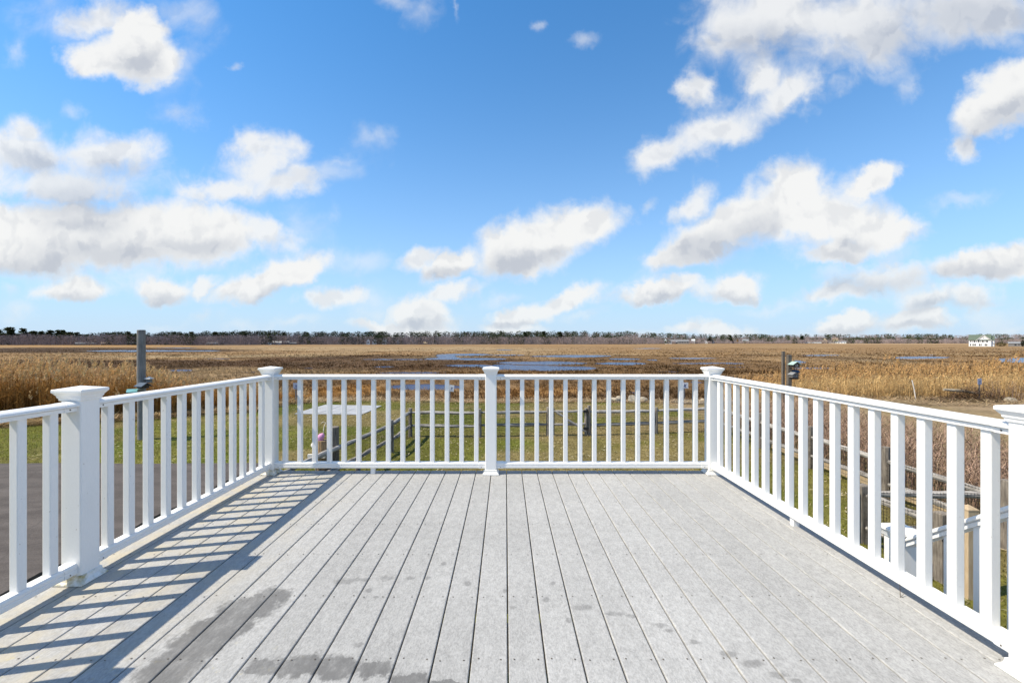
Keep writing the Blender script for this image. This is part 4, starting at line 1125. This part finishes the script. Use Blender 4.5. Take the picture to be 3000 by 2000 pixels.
bp = empty('brush_pile', (*at(2840, 1178, -.1).xy, 0), 0, 'heap of brown sticks and brush with a pale log on the right', 'brush pile')
c0 = bp.location; m = 2600; X = rng.normal(0, 1.05, m); Y = rng.normal(0, .5, m); X2 = X.copy(); base_h = np.clip(.85 * np.exp(-((X - .3) / 1.3) ** 2 - (Y / .6) ** 2), 0, 1)
zz = gz(X + c0.x, Y + c0.y) + base_h * rng.uniform(0, 1, m) + .01; p = np.stack([X, Y, zz], -1); a = rng.uniform(0, 6.28, m); L = rng.uniform(.2, .8, m)
tip = p + np.stack([np.cos(a) * L, np.sin(a) * L * .6, rng.uniform(-.1, .28, m)], -1); tip[:, 2] = np.maximum(tip[:, 2], gz(tip[:, 0] + c0.x, tip[:, 1] + c0.y) + .01)
tag(soup('sticks', cone_tris(p, tip, rng.uniform(.015, .035, m), a + 1.57), jit(np.array((.15, .095, .06)), m, .5), TWIGS, bp), kind='stuff')
lg = MB(); lg.jit = .15; z0 = gz1(c0.x, c0.y + .3); lg.tube([(-1.1, .35, z0 + .62), (-.2, .3, z0 + .56), (.9, .35, z0 + .40)], [.07, .085, .05], 8); lg.build('log', STONE, bp)
m = 240; X = rng.uniform(9.0, 12.5, m); Y = rng.uniform(22.6, 24.2, m); p = np.stack([X, Y, gz(X, Y) + rng.uniform(.01, .12, m)], -1); a = rng.uniform(-.5, .5, m); L = rng.uniform(.2, .9, m)
tip = p + np.stack([np.cos(a) * L, np.sin(a) * L, rng.uniform(-.03, .06, m)], -1); tag(soup('driftwood', cone_tris(p, tip, rng.uniform(.02, .06, m), a + 1.57), jit(np.array((.50, .44, .36)), m, .5), TWIGS), 'scattered grey driftwood sticks at the lawn edge behind the back fence', 'driftwood', kind='stuff')


# ------------------------------------------------------------------ far woods, trees and houses
def woodland():
    T = []; Cc = []
    n = 7600; xp = rng.uniform(-420, 3420, n); wy = np.interp(xp, WX, WY); dep = np.where(rng.uniform(0, 1, n) < .5, rng.uniform(0, 35, n), rng.uniform(0, 620, n))
    Y = wy + dep; X = (xp - CX) / FPX * Y; Z = gz(X, Y); nz = fbm(xp * .018, dep * .004, 95, 3); back = np.clip(dep / 250, 0, 1)
    pine = rng.uniform(0, 1, n) < np.where(dep < 40, .03 + .22 * sstep(.57, .70, nz), np.interp(xp, [300, 900, 1200, 1750, 1900, 2500, 2700], [.05, .14, .28, .28, .14, .12, .05]) + .36 * sstep(.42, .62, nz))
    h = np.where(pine, rng.uniform(15.5, 18.5, n), rng.uniform(13, 16.5, n)) * np.interp(xp, [0, 400, 1000, 1600, 2000, 2600], [1.05, .95, 1.0, 1.15, .95, .95]) * (.82 + .36 * fbm(xp * .012, dep * .0, 96))
    open_ = np.interp(xp, [1900, 1960, 2290, 2330], [0, 1, 1, 0]); h = np.where((dep < 60), h * (1 - .45 * open_), h)
    wd = h * np.where(pine, rng.uniform(.26, .42, n), rng.uniform(.24, .40, n))
    tint = np.stack([rng.uniform(.85, 1.25, n)] * 3, -1)
    bare_c = np.array((.33, .265, .25)) * tint * (1 + .25 * (rng.uniform(0, 1, (n, 1)) - .5) * np.array((1, .9, .7))); pine_c = np.array((.050, .060, .029)) * tint
    base = np.stack([X, Y, Z], -1); ang = np.arctan2(X, Y); right = np.stack([np.cos(ang), -np.sin(ang), 0 * ang], -1)
    T.append(cone_tris(base, base + np.stack([0 * X, 0 * X, h * .8], -1), np.where(pine, .6, .5) * np.clip(Y / 800, .8, 2), -ang)); Cc.append(np.where(pine[:, None], np.array((.06, .05, .04)), bare_c * .9))
    for k in range(42):
        r = np.sqrt(rng.uniform(0, 1, n)) * np.where(rng.uniform(0, 1, n) < .5, -1, 1); t = rng.uniform(.02, 1, n)
        prof_ = np.where(pine, np.sqrt(np.clip(1 - (1.7 * t - .75) ** 2, .06, 1)), np.sqrt(np.clip(1 - (2 * t - 1.0) ** 2, .05, 1)))
        p = base + right * (r * wd * prof_)[:, None] + np.stack([rng.normal(0, 1, n), rng.normal(0, 1, n), h * t * np.where(pine, .96, .86)], -1)
        L = np.where(pine, rng.uniform(1.6, 3.2, n), rng.uniform(1.2, 3.4, n)); L = np.minimum(L, h * (1.02 - t) + .5)
        tip = p + right * (r * L * np.where(pine, .6, .45))[:, None] + np.stack([0 * X, 0 * X, L * np.where(pine, rng.uniform(.35, .9, n), rng.uniform(.5, 1, n))], -1)
        w_ = np.where(pine, rng.uniform(1.3, 2.8, n), rng.uniform(.25, .62, n)) * np.clip(Y / 800, .8, 1.8)
        az = -ang + rng.normal(0, .5, n); T.append(cone_tris(p, tip, w_, az))
        Cc.append(np.where(pine[:, None], pine_c * rng.uniform(.6, 1.6, (n, 1)), bare_c * rng.uniform(.6, 1.5, (n, 1))))
    tag(soup('woodland', np.concatenate(T), np.concatenate(Cc), TWIGS), 'far belt of bare grey woods and dark pines beyond the marsh', 'woods', kind='stuff')


woodland()


def pine_mesh(seed, spread, bare, colr, nb=520):
    r2 = np.random.default_rng(seed); T = []; Cc = []
    # unit tree, 1 m tall: whorled boughs carrying needle clumps
    for k in range(nb):
        pass
    nbough = 26; tt = np.sort(r2.uniform(bare, .97, nbough)); az = r2.uniform(0, 6.28, nbough); ln = spread * np.clip(1.12 - tt, .2, 1) * r2.uniform(.55, 1.15, nbough)
    for t, a, L in zip(tt, az, ln):
        m = 40; s = r2.uniform(.15, 1, m) ** .7; p = np.stack([np.cos(a) * L * s, np.sin(a) * L * s, t + .06 * s * r2.uniform(-.3, 1)], -1) + r2.normal(0, .018, (m, 3)); b_ = r2.uniform(0, 6.28, m)
        tip = p + np.stack([np.cos(b_) * .05, np.sin(b_) * .05, r2.uniform(.0, .075, m)], -1); sd = np.stack([np.cos(b_ + 1.57), np.sin(b_ + 1.57), r2.normal(0, .6, m)], -1) * .027
        T.append(np.stack([p - sd, p + sd, tip], 1)); Cc.append(np.clip(colr * r2.uniform(.6, 1.6, (m, 1)), 0, 1))
    T = np.concatenate(T); Cc = np.concatenate(Cc); n = len(T); me = bpy.data.meshes.new('crown'); me.from_pydata(T.reshape(-1, 3).tolist(), [], np.arange(3 * n).reshape(-1, 3).tolist())
    at_ = me.attributes.new('Col', 'FLOAT_COLOR', 'POINT'); at_.data.foreach_set('color', np.concatenate([np.repeat(Cc, 3, 0), np.ones((3 * n, 1))], 1).astype('f').ravel()); me.materials.append(NEEDLE)
    tk = MB(); tk.tube([(0, 0, -.03), (.004, 0, .3), (-.004, .003, .65), (0, 0, .93)], [.016, .013, .009, .003], 7)
    for t, a, L in list(zip(tt, az, ln))[::3]: tk.tube([(0, 0, t - .02), (math.cos(a) * L * .8, math.sin(a) * L * .8, t + .03)], [.005, .002], 4)
    return me, tk.mesh('trunk', BARK)


PG = np.array((.064, .082, .036))
PINES = [pine_mesh(1, .30, .34, PG), pine_mesh(2, .34, .42, PG * .95), pine_mesh(3, .26, .15, PG * .85), pine_mesh(4, .34, .08, np.array((.075, .085, .025)))]
WILLOW = pine_mesh(6, .42, .15, np.array((.50, .30, .10)))


def tree(name, px, pyb, pyt, variant, label, cat='pine tree', group='trees along the far shore', Yd=None, wide=1.0):
    Y = Yd or float(np.interp(px, WX, WY)) + 24; X = (px - CX) / FPX * Y; z0 = gz1(X, Y); h = CAMZ + (HY - pyt) * Y / FPX - z0
    o = empty(name, (X, Y, z0), random.random() * 6, label, cat, group); o.scale = (h * wide, h * wide, h)
    c, t = variant; link('crown', c, o); link('trunk', t, o)


for k, (px, pt, v, lb) in enumerate((
    (-8, 964, 1, 'dark pine cut by the left edge of the treeline'), (28, 958, 1, 'tallest broad pine near the left end of the treeline'), (66, 963, 0, 'second broad pine from the left with a pale green crown'),
    (97, 969, 1, 'small flat topped pine right of the two broad left pines'), (122, 971, 0, 'thin pine third from the open gap on the left'), (148, 967, 1, 'flat topped pine with a long bare trunk on the left'),
    (171, 966, 1, 'bare trunked pine between two others at the left end of the woods'), (186, 968, 0, 'round headed pine near the end of the left pine group'), (205, 972, 1, 'broad pine last but one in the left pine group'), (226, 974, 0, 'rightmost pine of the left pine group'),
    (266, 986, 2, 'short dark pine above the low left roofs'), (309, 993, 2, 'small dark conifer beside the brown roofed house'), (398, 986, 2, 'dark conifer just left of the tall pole'), (375, 972, 0, 'pine standing on the skyline left of the tall pole'),
    (562, 973, 3, 'olive pine on the skyline above the left bare woods'), (632, 972, 1, 'broad pine on the skyline right of the olive one'), (719, 975, 1, 'lone round dark pine above the bare woods left of centre'),
    (788, 977, 0, 'pine left of the large lone tree by the white cottages'), (831, 974, 2, 'largest dark pine standing over the white cottages'), (877, 985, 2, 'narrow dark conifer right of the white cottages'), (996, 990, 2, 'compact dark conifer left of the cedar clump'),
    (1034, 988, 3, 'left cedar of the olive green clump by the white houses'), (1050, 987, 3, 'middle cedar of the olive green clump by the white houses'), (1066, 988, 3, 'right cedar of the olive green clump by the white houses'),
    (1230, 984, 2, 'dark pine beside the little brown roofed hut'), (1343, 987, 2, 'dark conifer right of the little hut'), (1387, 982, 1, 'tall pine above the bare woods near the middle post'), (1536, 973, 0, 'slim pine poking above the wooded rise'), (1594, 971, 0, 'pine at the top of the wooded rise'), (1640, 972, 1, 'twin topped pine on the right of the wooded rise'),
    (2080, 984, 2, 'dark pine behind the grey town roofs'), (2140, 982, 0, 'tall thin pine above the yellow willow'), (2350, 983, 1, 'clump headed pine on the right skyline'), (2790, 992, 2, 'small dark pine left of the big white house'))):
    tree('pine_tree', px, 0, pt, PINES[v], lb, wide=1.75)
tree('willow_tree', 2143, 0, 991, WILLOW, 'golden yellow willow in front of the right woods', 'tree', wide=1.2)
tree('willow_tree', 2161, 0, 994, WILLOW, 'smaller orange willow beside the golden one', 'tree', wide=1.2)


def cedar_bush(name, px, pyb, w, h, label, colr, Y):
    X = (px - CX) / FPX * Y; z0 = gz1(X, Y); n = 900; r2 = np.random.default_rng(int(px)); d = r2.normal(size=(n, 3)); d /= np.linalg.norm(d, axis=1)[:, None]; rad = r2.uniform(.55, 1, n)[:, None]
    lump = (.75 + .5 * vnoise(d[:, 0] * 2.3 + 5, d[:, 2] * 2.3 + d[:, 1], 3))[:, None]; p = d * rad * lump * np.array((w / 2, w / 3, h / 2)) + np.array((0, 0, h * .48)); p[:, 2] = np.maximum(p[:, 2], .02)
    b_ = r2.uniform(0, 6.28, n); tip = p + np.stack([np.cos(b_) * .5, np.sin(b_) * .3, r2.uniform(0, .5, n)], -1)
    o = empty(name, (X, Y, z0), 0, label, 'bush'); cr = soup('crown', cone_tris(p, tip, np.full(n, .4), b_ + 1.57), jit(colr, n, .5), NEEDLE, o)
    q = MB(); q.tube([(0, 0, -.1), (.1, 0, h * .3), (-.2, .1, h * .6)], [.14, .10, .05], 6); q.build('stem', BARK, o)


def house(px, pyb, w, eave, ridge, dep, wall, roof, label, Y, rot=0.0, cat='house', wins=(), gable='side', group='far houses'):
    """w, eave, ridge, dep in metres, front turned to the yard; wins: (u0,u1,v0,v1) in wall fractions"""
    Y0 = Y
    if not pyb:
        Y = float(np.interp(px, WX, WY)) + 6 + (Y - 600) * .012; k_ = Y / Y0; w, eave, ridge, dep = w * k_, eave * k_, ridge * k_, dep * k_
    X = (px - CX) / FPX * Y; z0 = gz1(X, Y) - .1
    if pyb: z0 = CAMZ - (pyb - HY) * Y / FPX
    o = empty('house', (X, Y, z0), -math.atan2(X, Y) + rot, label, cat, group); a = w / 2; e = .35
    if gable == 'side':
        q = MB(); q.face_set([(-a, 0, -3), (a, 0, -3), (a, 0, eave), (-a, 0, eave), (-a, dep, -3), (a, dep, -3), (a, dep, eave), (-a, dep, eave), (-a, dep / 2, ridge - .1), (a, dep / 2, ridge - .1)],
                             [(0, 1, 2, 3), (5, 4, 7, 6), (1, 5, 6, 9, 2), (4, 0, 3, 8, 7), (2, 9, 8, 3), (6, 7, 8, 9)]); q.build('wall', wall, o)
        k = e * (ridge - eave) / (dep / 2)
        for s, y0 in ((0, -e), (1, dep + e)):
            r_ = MB(); r_.face_set([(-a - e, y0, eave - k), (a + e, y0, eave - k), (a + e, dep / 2, ridge), (-a - e, dep / 2, ridge), (-a - e, y0, eave - k + .25), (a + e, y0, eave - k + .25), (a + e, dep / 2, ridge + .25), (-a - e, dep / 2, ridge + .25)],
                                   [(0, 1, 2, 3), (7, 6, 5, 4), (0, 4, 5, 1), (1, 5, 6, 2), (2, 6, 7, 3), (3, 7, 4, 0)]); r_.build('roof', roof, o)
    else:
        q = MB(); q.face_set([(-a, 0, -3), (a, 0, -3), (a, 0, eave), (0, 0, ridge - .1), (-a, 0, eave), (-a, dep, -3), (a, dep, -3), (a, dep, eave), (0, dep, ridge - .1), (-a, dep, eave)],
                             [(0, 1, 2, 3, 4), (9, 8, 7, 6, 5), (1, 6, 7, 2), (5, 0, 4, 9), (2, 7, 8, 3), (4, 3, 8, 9)]); q.build('wall', wall, o)
        k = e * (ridge - eave) / a
        for s in (-1, 1):
            r_ = MB(); r_.face_set([(s * (a + e), -e, eave - k), (0, -e, ridge), (0, dep + e, ridge), (s * (a + e), dep + e, eave - k), (s * (a + e), -e, eave - k + .25), (0, -e, ridge + .25), (0, dep + e, ridge + .25), (s * (a + e), dep + e, eave - k + .25)],
                                   [(0, 1, 2, 3), (7, 6, 5, 4), (0, 4, 5, 1), (1, 5, 6, 2), (2, 6, 7, 3), (3, 7, 4, 0)]); r_.build('roof', roof, o)
    for u0, u1, v0, v1 in wins:
        MB().box(-a + w * u0, -.06, eave * v0, -a + w * u1, .02, eave * v1).build('window', GLASS, o)
    return o


# the big white house on the marsh
hY = 418.0; hX = (2871 - CX) / FPX * hY; hz = CAMZ - (1015 - HY) * hY / FPX
H = empty('house', (hX, hY, hz), -math.atan2(hX, hY) + R(-4), 'large white clapboard house with green roof and front gable on the right', 'house')
sc_ = 14.6 / 595.0                       # metres per crop pixel across the front
fx = lambda p: (p - 1187) * sc_; fz = lambda p: (495 - p) * .0365
q = MB(); x0, x1 = fx(885), fx(1480); ev = fz(325)
q.box(x0, 0, -2, x1, 9, ev); q.build('wall', WPAINT, H)
gx0, gx1, gxm, gr = fx(1085), fx(1490), fx(1288), fz(186)
q = MB(); q.face_set([(gx0 + .2, -.02, ev + .002), (gx1 - .2, -.02, ev + .002), (gxm, -.02, gr - .15), (gx0 + .2, 5, ev + .002), (gx1 - .2, 5, ev + .002), (gxm, 5, gr - .15)], [(0, 1, 2), (5, 4, 3), (0, 3, 4, 1), (1, 4, 5, 2), (2, 5, 3, 0)]); q.build('gable_wall', WPAINT, H)
for s, gx in ((-1, gx0 - .3), (1, gx1 + .3)):
    q = MB(); ez = ev - .25; vs = [(gx, -.5, ez), (gxm, -.5, gr), (gxm, 6.5, gr), (gx, 6.5, ez)]; q.face_set(vs + [(a_, b_, c_ + .22) for a_, b_, c_ in vs], [(0, 1, 2, 3), (7, 6, 5, 4), (0, 4, 5, 1), (1, 5, 6, 2), (2, 6, 7, 3), (3, 7, 4, 0)]); q.build('gable_roof', GROOF, H)
    q = MB(); vs = [(gx, -.53, ez - .30), (gxm, -.53, gr - .30), (gxm, -.53, gr + .1), (gx, -.53, ez + .1)]; q.face_set(vs + [(a_, -.60, c_) for a_, b_, c_ in vs], [(0, 1, 2, 3), (7, 6, 5, 4), (0, 4, 5, 1), (2, 6, 7, 3), (3, 7, 4, 0), (1, 5, 6, 2)]); q.build('barge_board', WPAINT, H)
rz_ = fz(184)
for y0, yk in ((-.45, 4.5), (9.45, 4.5)):
    q = MB(); vs = [(x0 - .4, y0, ev - .15), (x1 + .1, y0, ev - .15), (x1 + .1, yk, rz_), (x0 - .4, yk, rz_)]; q.face_set(vs + [(a_, b_, c_ + .25) for a_, b_, c_ in vs], [(0, 1, 2, 3), (7, 6, 5, 4), (0, 4, 5, 1), (1, 5, 6, 2), (2, 6, 7, 3), (3, 7, 4, 0)]); q.build('roof', GROOF, H)
q = MB(); q.box(x1 + .01, 2.2, -2, fx(1556), 9, ev - .1); q.build('side_wing', WPAINT, H)
q = MB(); vs = [(fx(1340), 1.7, ev - .2), (fx(1566), 1.7, ev - .2), (fx(1566), 5.4, fz(218)), (fx(1340), 5.4, fz(218))]; q.face_set(vs + [(a_, b_, c_ + .25) for a_, b_, c_ in vs], [(0, 1, 2, 3), (7, 6, 5, 4), (0, 4, 5, 1), (1, 5, 6, 2), (2, 6, 7, 3), (3, 7, 4, 0)]); q.build('wing_roof', GROOF, H)
for a_, b_, c_, d_ in ((925, 955, 335, 380), (985, 1000, 335, 380), (1020, 1065, 335, 380), (1090, 1105, 335, 380), (1130, 1175, 335, 380), (1200, 1215, 335, 380), (1240, 1285, 335, 380), (1310, 1325, 335, 380), (1350, 1395, 335, 380),
                       (920, 950, 423, 475), (985, 1020, 423, 475), (1036, 1075, 423, 475), (1160, 1190, 423, 475), (1205, 1230, 423, 475), (1312, 1340, 423, 475), (1350, 1380, 423, 475)):
    q = MB(); q.box(fx(a_), -.03, fz(d_), fx(b_), .05, fz(c_)); wn = q.build('window', GLASS, H)
    q = MB(); q.box(fx(a_) - .09, -.06, fz(d_) - .12, fx(b_) + .09, -.01, fz(d_) - .003); q.build('sill', WPAINT, wn)
q = MB(); cz = fz(265); q.face_set([(gxm - .45, -.06, cz), (gxm, -.06, cz - .6), (gxm + .45, -.06, cz), (gxm, -.06, cz + .6)], [(0, 1, 2, 3)]); q.build('diamond_window', GLASS, H)
cedar_bush('cedar_bush', 2933, 1016, 9.5, 4.2, 'low spreading olive cedar beside the big white house', np.array((.075, .075, .018)), 412)
cedar_bush('cedar_bush', 2996, 1010, 3.0, 6.5, 'dark upright cedar cut by the right edge of the photo', np.array((.05, .06, .018)), 415)
house(2978, 1014, 10.5, 2.7, 4.3, 7, GREYWALL, GREYROOF, 'low grey shingled cottage with pale roof at the right edge', 425, wins=((.38, .5, .25, .8), (.62, .68, .25, .8)))

HS = [
    (252, 0, 22, 2.2, 4.2, 8, GREYWALL, GREYROOF, 'long low grey roofed house farthest left in the treeline', 640, 'side'), (322, 0, 19, 2.2, 4.6, 8, DARKWALL, BROWNROOF, 'brown roofed bungalow left of the tall pole', 640, 'side'), (388, 0, 12, 2.8, 5.2, 8, DARKWALL, GREYROOF, 'grey gabled house next to the tall pole', 640, 'side'),
    (622, 0, 12, 2.4, 4.4, 7, DARKWALL, GREYROOF, 'dark shed half hidden in bare woods left of centre', 604, 'side'), (790, 0, 5, 3, 5.5, 6, WPAINT, GREYROOF, 'small white gabled cottage left of the blue one', 680, 'front'), (812, 0, 12, 3.4, 5.6, 8, BLUEWALL, WPAINT, 'pale blue cottage under the largest pine', 680, 'side'),
    (838, 0, 9, 3.6, 6, 8, DARKWALL, GREYROOF, 'grey house right of the pale blue cottage', 690, 'side'), (858, 0, 10, 2.2, 4, 7, GREYWALL, GREYROOF, 'low grey cottage farthest right of the cottage row', 700, 'side'),
    (1079, 0, 5.5, 6.5, 10, 8, WPAINT, GREYROOF, 'white gabled house nearest the cedar clump', 752, 'front'), (1097, 0, 7, 6, 10.5, 8, WPAINT, GREYROOF, 'white gabled house second from the cedar clump', 752, 'front'), (1124, 0, 4.5, 7, 10.5, 8, WPAINT, GREYROOF, 'left house of the narrow white pair left of the middle post', 754, 'front'), (1131, 0, 4, 7, 11, 8, WPAINT, GREYROOF, 'right house of the narrow white pair left of the middle post', 755, 'front'), (1166, 0, 5, 6.5, 10, 8, WPAINT, GREYROOF, 'white gabled house standing alone right of the narrow pair', 756, 'front'),
    (1246, 0, 6, 1.8, 4.6, 5, BROWNROOF, YELLOWWALL, 'tiny tan roofed hut at the edge of the bare woods', 770, 'side'),
    (1985, 0, 52, 6.5, 9.5, 14, GREYWALL, GREYROOF, 'long grey roofed building at the left of the far town', 1060, 'side'), (1949, 0, 7, 9, 13.5, 8, WPAINT, WPAINT, 'white gable rising behind the long grey roof', 1090, 'front'), (1957, 0, 16, 3.2, 5, 7, WPAINT, GREYROOF, 'white low building in front of the long grey roof', 1030, 'side'), (1991, 0, 14, 3.6, 5, 7, WPAINT, WPAINT, 'white box shaped building at the marsh edge of the town', 1030, 'side'), (1976, 0, 13, 4, 5.2, 7, DARKWALL, GREYROOF, 'dark low building between the two white ones', 1032, 'side'),
    (2031, 0, 9, 10, 12, 9, WPAINT, WPAINT, 'tall white narrow building right of the grey roofs', 1180, 'side'), (2066, 0, 12, 5, 9, 9, WPAINT, GREYROOF, 'white house with grey roof left of the yellow willow', 1260, 'front'), (2086, 0, 10, 8, 12, 9, WPAINT, BROWNROOF, 'white house partly behind pines left of the yellow willow', 1290, 'side'), (2184, 0, 18, 8, 14, 9, YELLOWWALL, GREYROOF, 'cream house just right of the willows', 1390, 'side'),
    (2442, 0, 66, 4.5, 8, 12, WPAINT, GREYROOF, 'long white building low on the right marsh edge', 1430, 'side'), (2416, 0, 12, 11, 18, 10, YELLOWWALL, BROWNROOF, 'cream gabled house left above the long white building', 1460, 'front'), (2447, 0, 16, 14, 19, 10, YELLOWWALL, BROWNROOF, 'wide cream house right above the long white building', 1470, 'side'), (2480, 0, 10, 7, 11, 9, YELLOWWALL, GREYROOF, 'small cream house right of the long white building', 1462, 'side'),
    (2514, 0, 24, 4, 7, 10, WPAINT, WPAINT, 'white boxy building standing apart on the right', 1420, 'side'), (2538, 0, 16, 2, 3.5, 8, BLUEWALL, GREYROOF, 'low pale blue shed beside the boxy white building', 1420, 'side'), (2711, 0, 16, 2.2, 4, 7, WPAINT, WPAINT, 'low white boat in the shape of a shed left of the big white house', 1430, 'side'), (2365, 0, 74, 2.4, 3.4, 8, GREYWALL, WPAINT, 'very long low pale roof at the right marsh edge', 1400, 'side')]  # the white boat is built with the house shape
for px, pb, w_, e_, r_, d_, wm, rm, lb, Yd, gb_ in HS:
    n_ = max(1, min(6, int(w_ / 4)))
    wins = [((i + .3) / n_, (i + .62) / n_, .35, .75) for i in range(n_)] if w_ < 40 else [((i + .3) / 9, (i + .6) / 9, .35, .75) for i in range(9)]
    house(px, pb, w_, e_, r_, d_, wm, rm, lb, Yd, wins=wins, gable='side' if gb_ == 'side' else 'front')
